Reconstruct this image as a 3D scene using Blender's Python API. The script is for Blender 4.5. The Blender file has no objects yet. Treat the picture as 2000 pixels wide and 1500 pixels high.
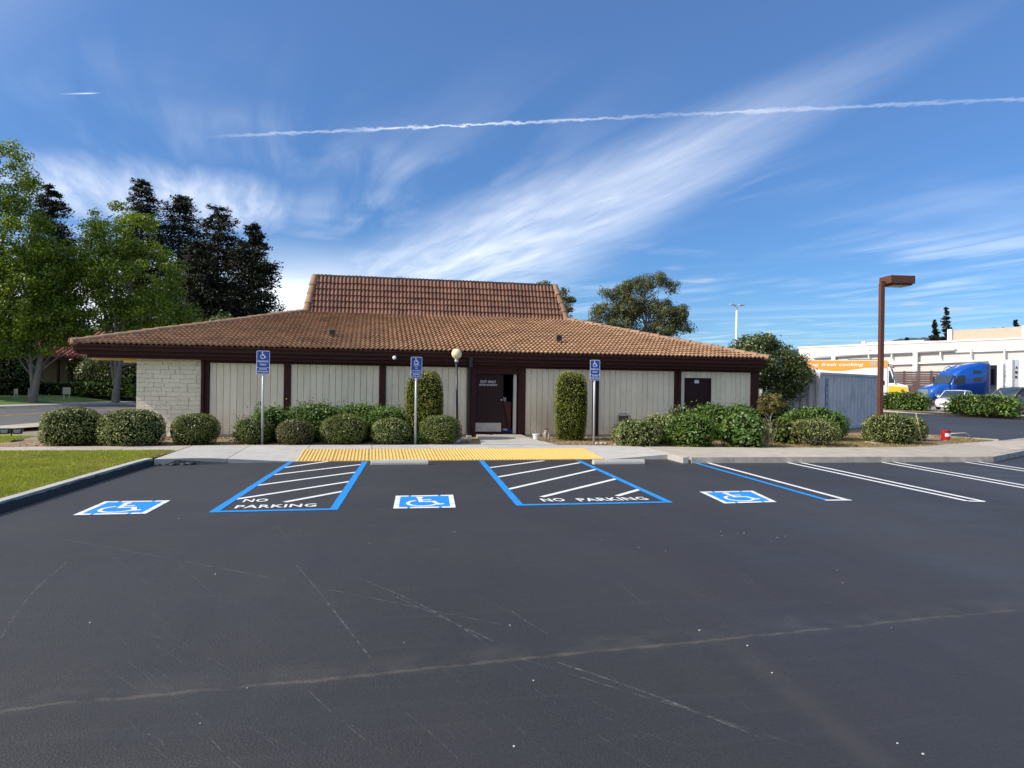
import bpy, bmesh, math, random
import numpy as np
from mathutils import Vector, Matrix
random.seed(7)
RNG = np.random.default_rng(11)
R = math.radians
SC = bpy.context.scene
COL = SC.collection

# ------------------------------------------------------------------ camera, sky, sun, exposure
EYE, FOC, HOR, ROLL, YAW = 1.75, 1380.0, 751.0, 0.0141, math.atan(.197)
cam = bpy.data.cameras.new('camera')
cam.sensor_width = 36.0
cam.lens = FOC / 2000.0 * 36.0
cam.clip_start, cam.clip_end = 0.05, 12000
cam.shift_y = (HOR - 750.0) / 2000.0
camo = bpy.data.objects.new('camera', cam)
COL.objects.link(camo)
_f = Vector((math.sin(YAW), math.cos(YAW), 0)); _r = Vector((math.cos(YAW), -math.sin(YAW), 0)); _u = Vector((0, 0, 1))
_r2 = _r * math.cos(ROLL) + _u * math.sin(ROLL); _u2 = _u * math.cos(ROLL) - _r * math.sin(ROLL)
camo.matrix_world = Matrix(((_r2.x, _u2.x, -_f.x, 0), (_r2.y, _u2.y, -_f.y, 0), (_r2.z, _u2.z, -_f.z, EYE), (0, 0, 0, 1)))
SC.camera = camo
SUN_EL, SUN_AZ = 38.0, 262.0           # azimuth clockwise from +Y: the sun stands beyond the left end of the facade
SC.render.engine = 'CYCLES'
SC.view_settings.view_transform = 'Standard'
SC.view_settings.look = 'None'
SC.view_settings.exposure = 0.56
SC.view_settings.gamma = 1.0
SC.view_settings.use_curve_mapping = False
sun = bpy.data.lights.new('sun', 'SUN')
sun.energy, sun.angle, sun.color = 3.4, R(0.53), (1.0, .93, .83)
suno = bpy.data.objects.new('sun', sun)
COL.objects.link(suno)
_sd = Vector((math.sin(R(SUN_AZ)) * math.cos(R(SUN_EL)), math.cos(R(SUN_AZ)) * math.cos(R(SUN_EL)), math.sin(R(SUN_EL))))
suno.rotation_euler = _sd.to_track_quat('Z', 'Y').to_euler()
suno.location = (-30, 0, 40)


class NT:
    """small node-graph writer"""
    def __init__(s, tree): s.t = tree
    def n(s, kind, **kw):
        nd = s.t.nodes.new(kind)
        for k, v in kw.items(): setattr(nd, k, v)
        return nd
    def put(s, sock, v):
        if v is None: return
        if isinstance(v, bpy.types.NodeSocket): s.t.links.new(v, sock)
        elif isinstance(v, (tuple, list)):
            sock.default_value = tuple(v) + (1.0,) if len(v) == 3 and sock.type == 'RGBA' else tuple(v)
        else: sock.default_value = v
    def m(s, op, a, b=None, c=None, clamp=False):
        nd = s.n('ShaderNodeMath', operation=op, use_clamp=clamp)
        s.put(nd.inputs[0], a); s.put(nd.inputs[1], b); s.put(nd.inputs[2], c)
        return nd.outputs[0]
    def mix(s, fac, a, b, blend='MIX'):
        nd = s.n('ShaderNodeMixRGB', blend_type=blend)
        s.put(nd.inputs[0], fac); s.put(nd.inputs[1], a); s.put(nd.inputs[2], b)
        return nd.outputs[0]
    def rng(s, v, a, b, c=0.0, d=1.0, smooth=True):
        nd = s.n('ShaderNodeMapRange', interpolation_type='SMOOTHSTEP' if smooth else 'LINEAR')
        for i, q in enumerate((v, a, b, c, d)): s.put(nd.inputs[i], q)
        return nd.outputs[0]
    def noise(s, vec, scale, detail=3.0, rough=.55, dist=0.0):
        nd = s.n('ShaderNodeTexNoise')
        s.put(nd.inputs['Vector'], vec); s.put(nd.inputs['Scale'], scale); s.put(nd.inputs['Detail'], detail)
        s.put(nd.inputs['Roughness'], rough); s.put(nd.inputs['Distortion'], dist)
        return nd.outputs['Fac']
    def xyz(s, x, y, z):
        nd = s.n('ShaderNodeCombineXYZ')
        s.put(nd.inputs[0], x); s.put(nd.inputs[1], y); s.put(nd.inputs[2], z)
        return nd.outputs[0]
    def sep(s, v):
        nd = s.n('ShaderNodeSeparateXYZ'); s.put(nd.inputs[0], v)
        return nd.outputs
    def scaled(s, v, sc, rot=(0, 0, 0)):
        nd = s.n('ShaderNodeMapping'); s.put(nd.inputs['Vector'], v)
        nd.inputs['Scale'].default_value = sc; nd.inputs['Rotation'].default_value = rot
        return nd.outputs[0]


def make_world():
    w = bpy.data.worlds.new('World'); SC.world = w; w.use_nodes = True
    g = NT(w.node_tree)
    bg = w.node_tree.nodes['Background']
    sky = g.n('ShaderNodeTexSky', sky_type='NISHITA', sun_disc=False)
    sky.sun_elevation, sky.sun_rotation = R(SUN_EL), R(SUN_AZ)
    sky.altitude, sky.air_density, sky.dust_density, sky.ozone_density = 10, 1.0, .3, 2.0
    tc = g.n('ShaderNodeTexCoord')
    d = g.sep(tc.outputs['Generated'])
    z = g.m('MAXIMUM', d[2], .02)
    x, y = g.m('DIVIDE', d[0], z), g.m('DIVIDE', g.m('ABSOLUTE', d[1]), z)       # point on the cirrus layer; clouds mirrored behind the camera for added fill
    up = g.rng(d[2], .0, .05)
    # streaked cirrus texture, stretched along the wind (roughly +y, drifting to -x)
    th = R(12)
    xs = g.m('ADD', g.m('MULTIPLY', x, math.cos(th)), g.m('MULTIPLY', y, math.sin(th)))
    ys = g.m('SUBTRACT', g.m('MULTIPLY', y, math.cos(th)), g.m('MULTIPLY', x, math.sin(th)))
    streak = g.noise(g.xyz(g.m('MULTIPLY', xs, 2.6), g.m('MULTIPLY', ys, .55), .3), 1.0, 4, .55, .6)
    fine = g.noise(g.xyz(g.m('MULTIPLY', xs, 9.0), g.m('MULTIPLY', ys, 1.4), 2.1), 1.0, 3, .6, .4)
    soft = g.noise(g.xyz(x, y, 5.0), .8, 3, .5, .3)
    yy = g.m('MINIMUM', g.m('SUBTRACT', y, 2.0), 9.0)
    # the broad band of cirrus
    xc = g.m('SUBTRACT', 1.45, g.m('MULTIPLY', yy, .19))
    hw = g.m('MAXIMUM', g.m('ADD', .20, g.m('MULTIPLY', yy, .235)), .05)
    wob = g.m('MULTIPLY', g.m('SUBTRACT', soft, .5), .5)
    off = g.m('ABSOLUTE', g.m('ADD', g.m('DIVIDE', g.m('SUBTRACT', x, xc), hw), wob))
    band = g.rng(off, .05, 1.3, 1.0, 0.0)
    band = g.m('MULTIPLY', band, g.rng(y, 1.3, 3.4, 0.0, 1.0))
    btex = g.m('ADD', g.m('MULTIPLY', g.rng(streak, .25, .75), .50), g.m('MULTIPLY', g.rng(fine, .30, .75), .22))
    band = g.m('MULTIPLY', band, g.m('ADD', .24, g.m('MULTIPLY', btex, .62)))
    # whiteness low in the sky on the sunny side
    low = g.m('MULTIPLY', g.rng(y, 4.5, 9.0), g.rng(x, 1.9, -.6, 0.0, 1.0))
    low = g.m('MULTIPLY', low, g.m('ADD', .50, g.m('MULTIPLY', soft, .6)))
    # loose cirrus away from the band
    wisp = g.m('MULTIPLY', g.rng(g.noise(g.xyz(g.m('MULTIPLY', x, .55), g.m('MULTIPLY', y, .75), 9.3), 1.0, 3, .5, .3), .36, .80), g.rng(streak, .36, .66))
    wisp = g.m('MULTIPLY', wisp, g.m('MULTIPLY', g.rng(y, 1.8, 4.2), g.m('ADD', .30, g.m('MULTIPLY', g.rng(x, .6, -.8), .28))))
    # the patch of thicker cirrus over the trees
    px_, py_ = g.m('DIVIDE', g.m('ADD', x, 1.25), .85), g.m('DIVIDE', g.m('SUBTRACT', y, 4.3), .75)
    pd = g.m('ADD', g.m('ADD', g.m('MULTIPLY', px_, px_), g.m('MULTIPLY', py_, py_)), g.m('MULTIPLY', g.m('SUBTRACT', streak, .5), 2.6))
    patch = g.m('MULTIPLY', g.m('MULTIPLY', g.rng(pd, 1.7, -.7), g.rng(fine, .2, .75, .35, 1.0)), .62)
    # long thin streaks low over the right
    lowst = g.m('MULTIPLY', g.rng(g.noise(g.xyz(g.m('MULTIPLY', g.m('ADD', x, g.m('MULTIPLY', y, 1.35)), .55), g.m('MULTIPLY', x, .07), 4.4), 1.0, 3, .5), .48, .80), g.rng(x, 1.6, 3.2))
    lowst = g.m('MULTIPLY', lowst, .20)
    # the contrails
    def trail(x0, y0, x1, y1, hw_, k, ragged):
        L = math.hypot(x1 - x0, y1 - y0); ux, uy = (x1 - x0) / L, (y1 - y0) / L
        a = g.m('ADD', g.m('MULTIPLY', g.m('SUBTRACT', x, x0), ux), g.m('MULTIPLY', g.m('SUBTRACT', y, y0), uy))
        b = g.m('SUBTRACT', g.m('MULTIPLY', g.m('SUBTRACT', y, y0), ux), g.m('MULTIPLY', g.m('SUBTRACT', x, x0), uy))
        nz = g.noise(g.xyz(g.m('MULTIPLY', a, 22), g.m('MULTIPLY', b, 22), 1.7), 1.0, 3, .6)
        b = g.m('ADD', b, g.m('MULTIPLY', g.m('SUBTRACT', nz, .5), ragged))
        wv_ = g.rng(g.noise(g.xyz(g.m('MULTIPLY', a, 1.6), 0.0, 3.3), 1.0, 2), .3, .7, .55, 1.5)
        c = g.rng(g.m('DIVIDE', g.m('ABSOLUTE', b), wv_), hw_, 0.0, 0.0, 1.0)
        e = g.m('MULTIPLY', g.rng(a, -.02, .8 * min(L, 1.0), .0, 1.0), g.rng(a, L, L - .5 * min(L, 1.0), .0, 1.0))
        v = g.rng(g.noise(g.xyz(g.m('MULTIPLY', a, 2.2), 0.0, 8.8), 1.0, 3), .32, .62, .25, 1.0)
        return g.m('MULTIPLY', g.m('MULTIPLY', g.m('MULTIPLY', c, e), v), k)
    t1 = g.m('MULTIPLY', trail(-.75, 3.122, 4.2, 1.27, .024, .55, .075), g.rng(x, 1.7, .4, .32, 1.0))
    t2 = trail(-1.09, 2.75, -.94, 2.705, .008, .75, .0)
    # small grey puffs near the horizon
    pv = g.noise(g.xyz(g.m('MULTIPLY', x, .95), g.m('MULTIPLY', y, .9), 21.0), 1.0, 3, .5)
    puff = g.m('MULTIPLY', g.m('MULTIPLY', g.rng(pv, .635, .71), g.rng(y, 4.5, 6.5)), .5)
    fac = g.m('MAXIMUM', g.m('MAXIMUM', band, wisp), g.m('MAXIMUM', patch, lowst))
    fac = g.m('MAXIMUM', fac, low)
    # white cirrus glare round the sun, out of view, added for warm fill
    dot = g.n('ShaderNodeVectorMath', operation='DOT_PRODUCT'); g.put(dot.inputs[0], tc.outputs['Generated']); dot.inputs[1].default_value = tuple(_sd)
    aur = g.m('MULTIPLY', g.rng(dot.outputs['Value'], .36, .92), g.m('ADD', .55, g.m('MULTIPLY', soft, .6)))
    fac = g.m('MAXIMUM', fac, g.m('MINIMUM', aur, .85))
    fac = g.m('ADD', fac, g.m('MULTIPLY', g.m('MAXIMUM', t1, t2), g.m('SUBTRACT', 1.0, g.m('MULTIPLY', fac, .5))), clamp=True)
    fac = g.m('MULTIPLY', fac, up)
    deep = g.mix(g.rng(d[2], .10, .60), (.285, .465, .69, 1), (.53, .69, .90, 1))      # clear, dry air: a deeper blue than the model's default
    tint = g.mix(1.0, sky.outputs[0], deep, 'MULTIPLY')
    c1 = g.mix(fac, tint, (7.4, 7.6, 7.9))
    c2 = g.mix(g.m('MULTIPLY', puff, up), c1, (3.4, 3.6, 4.2))
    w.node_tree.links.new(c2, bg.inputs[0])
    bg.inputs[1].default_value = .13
    w.cycles.sampling_method = 'MANUAL'; w.cycles.sample_map_resolution = 256
make_world()


# ------------------------------------------------------------------ helpers: places
def ray(px, py):
    """direction of a point of the surveyed photograph (2000 x 1500), world axes, one metre along the camera axis"""
    dx, dy = px - 1000, py - HOR
    u = dx * math.cos(ROLL) + dy * math.sin(ROLL); v = dy * math.cos(ROLL) - dx * math.sin(ROLL)
    X, Z = u / FOC, -v / FOC
    c, s = math.cos(YAW), math.sin(YAW)
    return Vector((X * c + s, -X * s + c, Z))
def gp(px, py, z=0.0):
    r = ray(px, py); t = (z - EYE) / r.z
    return Vector((r.x * t, r.y * t, z))
def at(px, py, d):
    r = ray(px, py); return Vector((r.x * d, r.y * d, EYE + r.z * d))
def aty(px, py, Y):
    r = ray(px, py); t = Y / r.y
    return Vector((r.x * t, Y, EYE + r.z * t))
def cdir(a):
    """heading (radians) of a direction given as an angle from the camera's right, anticlockwise from above"""
    return a - YAW


# ------------------------------------------------------------------ helpers: meshes
def link_mesh(name, me, mat, parent=None):
    o = bpy.data.objects.new(name, me)
    if mat is not None: me.materials.append(mat)
    COL.objects.link(o)
    if parent is not None:
        o.parent = parent
        if parent.get('_w') is not None: o.matrix_parent_inverse = Matrix.Translation(-Vector(parent['_w']))
    return o

class MB:
    def __init__(s): s.v = []; s.f = []
    def add(s, vs, fs):
        b = len(s.v); s.v += [tuple(p) for p in vs]; s.f += [tuple(i + b for i in q) for q in fs]
        return s
    def box(s, x0, x1, y0, y1, z0, z1, M=None, ch=0.0):
        if ch > 0:
            xs, ys, zs = (x0, x1), (y0, y1), (z0, z1)
            vs, idx = [], {}
            for i in (0, 1):
                for j in (0, 1):
                    for k in (0, 1):
                        c = (xs[i], ys[j], zs[k]); d = (ch if i == 0 else -ch, ch if j == 0 else -ch, ch if k == 0 else -ch)
                        for ax in range(3):
                            idx[i, j, k, ax] = len(vs)
                            vs.append(tuple(c[q] + (0 if q == ax else d[q]) for q in range(3)))
            fs = []
            for ax in range(3):
                o1, o2 = [(1, 2), (2, 0), (0, 1)][ax]
                for e in (0, 1):
                    ring = []
                    for a, b in ((0, 0), (1, 0), (1, 1), (0, 1)):
                        t = [0, 0, 0]; t[ax] = e; t[o1] = a; t[o2] = b
                        ring.append(idx[t[0], t[1], t[2], ax])
                    fs.append(ring if e else ring[::-1])
                for a in (0, 1):
                    for b in (0, 1):
                        t0 = [0, 0, 0]; t0[o1] = a; t0[o2] = b; t1 = list(t0); t1[ax] = 1
                        q = [idx[(*t0, o1)], idx[(*t1, o1)], idx[(*t1, o2)], idx[(*t0, o2)]]
                        fs.append(q if a == b else q[::-1])
            for i in (0, 1):
                for j in (0, 1):
                    for k in (0, 1):
                        q = [idx[i, j, k, 0], idx[i, j, k, 1], idx[i, j, k, 2]]
                        fs.append(q if (i + j + k) % 2 else q[::-1])
        else:
            vs = [(x0, y0, z0), (x1, y0, z0), (x1, y1, z0), (x0, y1, z0), (x0, y0, z1), (x1, y0, z1), (x1, y1, z1), (x0, y1, z1)]
            fs = [(3, 2, 1, 0), (4, 5, 6, 7), (0, 1, 5, 4), (1, 2, 6, 5), (2, 3, 7, 6), (3, 0, 4, 7)]
        if M is not None: vs = [M @ Vector(p) for p in vs]
        return s.add(vs, fs)
    def tube(s, pts, rad, n=8, caps=True):
        pts = [Vector(p) for p in pts]
        if not isinstance(rad, (list, tuple)): rad = [rad] * len(pts)
        vs, fs = [], []
        ref = None
        for i, p in enumerate(pts):
            t = (pts[min(i + 1, len(pts) - 1)] - pts[max(i - 1, 0)]).normalized()
            if ref is None: ref = Vector((1, 0, 0)) if abs(t.x) < .9 else Vector((0, 1, 0))
            a = (ref - t * ref.dot(t)).normalized(); b = t.cross(a); ref = a
            for k in range(n):
                w = 2 * math.pi * k / n
                vs.append(p + (a * math.cos(w) + b * math.sin(w)) * rad[i])
        for i in range(len(pts) - 1):
            for k in range(n):
                fs.append((i * n + k, i * n + (k + 1) % n, (i + 1) * n + (k + 1) % n, (i + 1) * n + k))
        if caps:
            fs.append(tuple(range(n))[::-1]); fs.append(tuple((len(pts) - 1) * n + k for k in range(n)))
        return s.add(vs, fs)
    def lathe(s, prof, n=16, c=(0, 0, 0)):
        vs, fs = [], []
        for r, z in prof:
            for k in range(n):
                w = 2 * math.pi * k / n
                vs.append((c[0] + r * math.cos(w), c[1] + r * math.sin(w), c[2] + z))
        for i in range(len(prof) - 1):
            for k in range(n):
                fs.append((i * n + k, i * n + (k + 1) % n, (i + 1) * n + (k + 1) % n, (i + 1) * n + k))
        fs.append(tuple(range(n))[::-1]); fs.append(tuple((len(prof) - 1) * n + k for k in range(n)))
        return s.add(vs, fs)
    def prism(s, poly, w0, w1, axis='y', inset=0.0):
        """extrude a polygon: axis y -> poly is (x, z); axis z -> poly is (x, y); axis x -> poly is (y, z)"""
        def p3(a, b, w): return {'y': (a, w, b), 'z': (a, b, w), 'x': (w, a, b)}[axis]
        n = len(poly)
        vs = [p3(a, b, w0) for a, b in poly] + [p3(a, b, w1) for a, b in poly]
        fs = [tuple(range(n)), tuple(range(2 * n - 1, n - 1, -1))] + [(i, i + n, (i + 1) % n + n, (i + 1) % n) for i in range(n)]
        return s.add(vs, fs)
    def sheet(s, poly, z=None):
        b = len(s.v); s.v += [tuple(p) if len(p) == 3 else (p[0], p[1], z) for p in poly]
        s.f.append(tuple(range(b, b + len(poly)))); return s
    def stroke(s, pts, w, z=0.0):
        """flat line of width w through 2-D points, mitred"""
        P = [Vector((p[0], p[1])) for p in pts]; L, Rr = [], []
        for i, p in enumerate(P):
            a = (P[i] - P[i - 1]).normalized() if i else None
            b = (P[i + 1] - P[i]).normalized() if i < len(P) - 1 else None
            t = ((a or b) + (b or a)).normalized(); nn = Vector((-t.y, t.x))
            k = 1.0 / max(.5, nn.dot(Vector((-(a or b).y, (a or b).x))))
            L.append(p + nn * w / 2 * k); Rr.append(p - nn * w / 2 * k)
        b0 = len(s.v)
        for l, r in zip(L, Rr): s.v += [(l.x, l.y, z), (r.x, r.y, z)]
        for i in range(len(P) - 1): s.f.append((b0 + 2 * i, b0 + 2 * i + 1, b0 + 2 * i + 3, b0 + 2 * i + 2))
        return s
    def disc(s, c, r, z=0.0, n=18):
        return s.sheet([(c[0] + r * math.cos(2 * math.pi * k / n), c[1] + r * math.sin(2 * math.pi * k / n)) for k in range(n)], z)
    def xf(s, M):
        s.v = [tuple(M @ Vector(p)) for p in s.v]; return s
    def mesh(s, name, smooth=False, fix=True):
        me = bpy.data.meshes.new(name); me.from_pydata(s.v, [], s.f)
        if fix:
            bm = bmesh.new(); bm.from_mesh(me); bmesh.ops.recalc_face_normals(bm, faces=bm.faces); bm.to_mesh(me); bm.free()
        if smooth: me.polygons.foreach_set('use_smooth', [True] * len(me.polygons))
        return me
    def build(s, name, mat, parent=None, smooth=False, fix=True):
        return link_mesh(name, s.mesh(name, smooth, fix), mat, parent)

def tag(o, label=None, cat=None, group=None, kind=None):
    if label: o['label'] = label
    if cat: o['category'] = cat
    if group: o['group'] = group
    if kind: o['kind'] = kind
    return o
def thing(name, label, cat, loc=(0, 0, 0), rz=0.0, group=None, world=False):
    o = bpy.data.objects.new(name, None); COL.objects.link(o)
    o.empty_display_size = .2
    o.location = loc; o.rotation_euler = (0, 0, rz)
    if world: o['_w'] = tuple(loc)
    return tag(o, label, cat, group)
def bevel(o, w, seg=2):
    m = o.modifiers.new('bevel', 'BEVEL'); m.width = w; m.segments = seg; m.limit_method = 'ANGLE'; m.angle_limit = R(35)
    return o
def rrect(x0, x1, y0, y1, r, n=5):
    out = []
    for cx, cy, a0 in ((x1 - r, y1 - r, 0), (x0 + r, y1 - r, 90), (x0 + r, y0 + r, 180), (x1 - r, y0 + r, 270)):
        for k in range(n + 1):
            a = R(a0 + 90 * k / n); out.append((cx + r * math.cos(a), cy + r * math.sin(a)))
    return out
def text_geo(txt, width=None, height=None, bold=.0, shear=0.0, cx=0.0, cy=0.0, spacing=1.0):
    """flat lettering as (verts, faces) in the xy plane, centred on cx, cy"""
    cu = bpy.data.curves.new('lettering', 'FONT'); cu.body = txt; cu.size = 1.0; cu.offset = bold; cu.shear = shear
    cu.resolution_u = 2; cu.space_character = spacing
    o = bpy.data.objects.new('lettering', cu); COL.objects.link(o)
    bpy.context.view_layer.update()
    me = bpy.data.meshes.new_from_object(o)
    v = np.array([p.co[:] for p in me.vertices]); f = [tuple(p.vertices) for p in me.polygons]
    bpy.data.objects.remove(o); bpy.data.curves.remove(cu); bpy.data.meshes.remove(me)
    lo, hi = v.min(0), v.max(0); v = v - (lo + hi) / 2
    sx = width / (hi[0] - lo[0]) if width else None; sy = height / (hi[1] - lo[1]) if height else None
    sx = sx or sy; sy = sy or sx
    v[:, 0] = v[:, 0] * sx + cx; v[:, 1] = v[:, 1] * sy + cy
    return v, f


# ------------------------------------------------------------------ helpers: materials
MATS = {}
def mat(name, col, rough=.7, var=.0, vscale=6.0, bump=.0, bscale=60.0, spec=.5, metal=0.0, stretch=(1, 1, 1), dirt=None, dscale=1.2, damount=.0, objrand=0.0, coat=0.0):
    if name in MATS: return MATS[name]
    m = bpy.data.materials.new(name); m.use_nodes = True; MATS[name] = m
    g = NT(m.node_tree); b = m.node_tree.nodes['Principled BSDF']
    geo = g.n('ShaderNodeNewGeometry'); P = geo.outputs['Position']
    c = col
    if var > 0:
        n1 = g.noise(g.scaled(P, stretch), vscale, 5, .6)
        k = g.rng(n1, .28, .72, 1 - var, 1 + var, False)
        c = g.mix(1.0, (*col, 1), g.xyz(k, k, k), 'MULTIPLY')
    if objrand > 0:
        oi = g.n('ShaderNodeObjectInfo')
        rr = g.m('FRACT', g.m('ADD', oi.outputs['Random'], geo.outputs['Random Per Island']))
        k = g.rng(rr, 0, 1, 1 - objrand, 1 + objrand, False)
        c = g.mix(1.0, c if not isinstance(c, tuple) else (*c, 1), g.xyz(k, k, k), 'MULTIPLY')
    if dirt is not None:
        n2 = g.noise(P, dscale, 6, .65, .3)
        c = g.mix(g.m('MULTIPLY', g.rng(n2, .45, .72), damount), c if not isinstance(c, tuple) else (*c, 1), (*dirt, 1))
    g.put(b.inputs['Base Color'], c if not isinstance(c, tuple) else (*c, 1))
    b.inputs['Roughness'].default_value = rough
    b.inputs['Specular IOR Level'].default_value = spec
    b.inputs['Metallic'].default_value = metal
    b.inputs['Coat Weight'].default_value = coat
    if bump > 0:
        bn = g.n('ShaderNodeBump'); bn.inputs['Strength'].default_value = bump; bn.inputs['Distance'].default_value = .02
        g.put(bn.inputs['Height'], g.noise(g.scaled(P, stretch), bscale, 4, .6)); g.put(b.inputs['Normal'], bn.outputs[0])
    return m
def leafmat(name, c0, c1, trans=.3, rough=.5, spec=.4, pale=None, pale_amt=0.0):
    if name in MATS: return MATS[name]
    m = bpy.data.materials.new(name); m.use_nodes = True; MATS[name] = m
    g = NT(m.node_tree); b = m.node_tree.nodes['Principled BSDF']; out = m.node_tree.nodes['Material Output']
    geo = g.n('ShaderNodeNewGeometry')
    rnd = geo.outputs['Random Per Island']
    c = g.mix(rnd, (*c0, 1), (*c1, 1))
    n1 = g.noise(geo.outputs['Position'], 1.3, 3)
    c = g.mix(g.rng(n1, .35, .65, 0, .45), c, (c1[0] * .8, c1[1] * .8, c1[2] * .7, 1))
    if pale: c = g.mix(g.rng(g.m('FRACT', g.m('MULTIPLY', rnd, 7.31)), 1 - pale_amt, 1 - pale_amt + .05), c, (*pale, 1))
    g.put(b.inputs['Base Color'], c)
    b.inputs['Roughness'].default_value = rough; b.inputs['Specular IOR Level'].default_value = spec
    if trans > 0:
        tr = g.n('ShaderNodeBsdfTranslucent'); g.put(tr.inputs['Color'], g.mix(1.0, c, (1.25, 1.2, .5, 1), 'MULTIPLY'))
        mx = g.n('ShaderNodeMixShader'); mx.inputs[0].default_value = trans
        m.node_tree.links.new(b.outputs[0], mx.inputs[1]); m.node_tree.links.new(tr.outputs[0], mx.inputs[2])
        m.node_tree.links.new(mx.outputs[0], out.inputs[0])
    return m
def glassmat(name, col=(.02, .025, .03), rough=.06):
    m = mat(name, col, rough, spec=.8); return m


# ------------------------------------------------------------------ helpers: foliage
def np_mesh(name, V, F):
    """V (n,3) array; F (m,k) array of faces with k corners"""
    me = bpy.data.meshes.new(name); k = F.shape[1]
    me.vertices.add(len(V)); me.vertices.foreach_set('co', V.astype(np.float32).ravel())
    me.loops.add(F.size); me.loops.foreach_set('vertex_index', F.astype(np.int32).ravel())
    me.polygons.add(len(F)); me.polygons.foreach_set('loop_start', np.arange(0, F.size, k, dtype=np.int32))
    me.update(calc_edges=True)
    return me
def unit(a): return a / np.maximum(np.linalg.norm(a, axis=1, keepdims=True), 1e-9)
def leaf_mesh(name, P, D, S, aspect=.5, fold=.12, N=None):
    """one rhombic, slightly folded leaf per point P, pointing along D, S long, its blade facing N"""
    n = len(P); D = unit(D); S = np.asarray(S)[:, None]
    side = unit(np.cross(D, RNG.normal(size=(n, 3)) if N is None else N)); nrm = np.cross(side, D)
    base = P - D * S * .5; tip = P + D * S * .5
    l = P + side * S * aspect * .5 + nrm * S * fold; r = P - side * S * aspect * .5 + nrm * S * fold
    V = np.stack([base, r, tip, l], 1).reshape(-1, 3)
    return np_mesh(name, V, np.arange(4 * n).reshape(-1, 4))
def lump(seed, n=7, lo=1.0, hi=4.0):
    """smooth random field on the unit sphere, about -1 to 1"""
    r = np.random.default_rng(seed); A = r.normal(size=(n, 3)) * r.uniform(lo, hi, (n, 1)); ph = r.uniform(0, 6.28, n)
    return lambda U: np.sin(U @ A.T + ph).mean(1) * 1.6
def ball(n=16, m=10):
    vs, fs = [], []
    for i in range(m + 1):
        a = math.pi * i / m
        for k in range(n): vs.append((math.sin(a) * math.cos(2 * math.pi * k / n), math.sin(a) * math.sin(2 * math.pi * k / n), math.cos(a)))
    for i in range(m):
        for k in range(n): fs.append((i * n + k, (i + 1) * n + k, (i + 1) * n + (k + 1) % n, i * n + (k + 1) % n))
    return np.array(vs), fs

def bush(name, label, c, w, h, leaf, size=.055, dens=1.0, depth=None, power=2.6, rough=.075, loose=.0, aspect=.5, group=None, cat='shrub', zc=.43, core=None, bare=0.0, taper=0.0, out=.75):
    """clipped or loose shrub: leaves over an uneven rounded body, a solid core painted dark as the shade within"""
    seed = random.randrange(10 ** 6); fld = lump(seed); fl2 = lump(seed + 1, 9, 4, 9)
    o = thing(name, label, cat, c, random.uniform(0, 6.28) if depth is None else 0.0, group)
    a, b, hz = w / 2, (depth or w) / 2, h * .57
    def surf(U, k=1.0):
        r = (np.abs(U[:, 0]) ** power + np.abs(U[:, 1]) ** power + np.abs(U[:, 2]) ** power) ** (-1 / power)
        r = r * (1 + rough * fld(U) + rough * .6 * fl2(U)) * k
        p = U * r[:, None]
        t = 1 - taper * np.clip(-p[:, 2], 0, 1)
        return np.stack([p[:, 0] * a * t, p[:, 1] * b * t, p[:, 2] * hz + h * zc], 1)
    area = 2 * math.pi * (a + b) / 2 * h + math.pi * a * b
    n = int(area * 1.55 * dens / (size * size * aspect) * .95)
    n = max(600, min(n, 45000))
    U = unit(RNG.normal(size=(n, 3)))
    k = 1 - np.abs(RNG.normal(0, .065, n)) + loose * RNG.exponential(.10, n) * (RNG.random(n) < .35)
    P = surf(U, k)
    keep = P[:, 2] > .01
    if bare > 0: keep &= ~((P[:, 2] < h * .45) & (RNG.random(n) < bare))
    P, U = P[keep], U[keep]
    T = np.cross(U, RNG.normal(size=P.shape))
    D = U * out * .55 + unit(T) * .8 + np.array([0, 0, .3])
    me = leaf_mesh('foliage', P, D, size * RNG.uniform(.65, 1.35, len(P)), aspect, .12, U + RNG.normal(size=P.shape) * .42 + np.array([0, 0, .25]))
    link_mesh('foliage', me, leaf, o)
    bv, bf = ball(18, 12)
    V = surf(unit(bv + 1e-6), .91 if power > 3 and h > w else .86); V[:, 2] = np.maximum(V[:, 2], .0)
    mc = bpy.data.meshes.new('twigs'); mc.from_pydata([tuple(q) for q in V], [], bf); mc.polygons.foreach_set('use_smooth', [True] * len(bf))  # closed solid core, coloured as the shaded gaps in the foliage
    if bare <= 0: link_mesh('twigs', mc, core or M_SHADE_CORE, o)
    else:
        tb = MB()
        for i in range(70):
            ang, rr = random.uniform(0, 6.28), random.uniform(.2, 1.0)
            p1 = Vector((a * rr * math.cos(ang) * .92, b * rr * math.sin(ang) * .92, h * random.uniform(.35, .8)))
            p0 = Vector((p1.x * .25, p1.y * .25, 0)); mid = (p0 + p1) / 2 + Vector((p1.x * .12, p1.y * .12, -.06))
            tb.tube([p0, mid, p1], [.011, .008, .004], 4, False)
        tb.build('branches', M_DRYTWIG, o, fix=False)
        V2 = surf(unit(bv + 1e-6), .7)
        mc.clear_geometry(); V2[:, 2] = np.maximum(V2[:, 2], h * .42); mc.from_pydata([tuple(q) for q in V2], [], bf)
        link_mesh('twigs', mc, core or M_SHADE_CORE, o)
    return o

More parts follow.
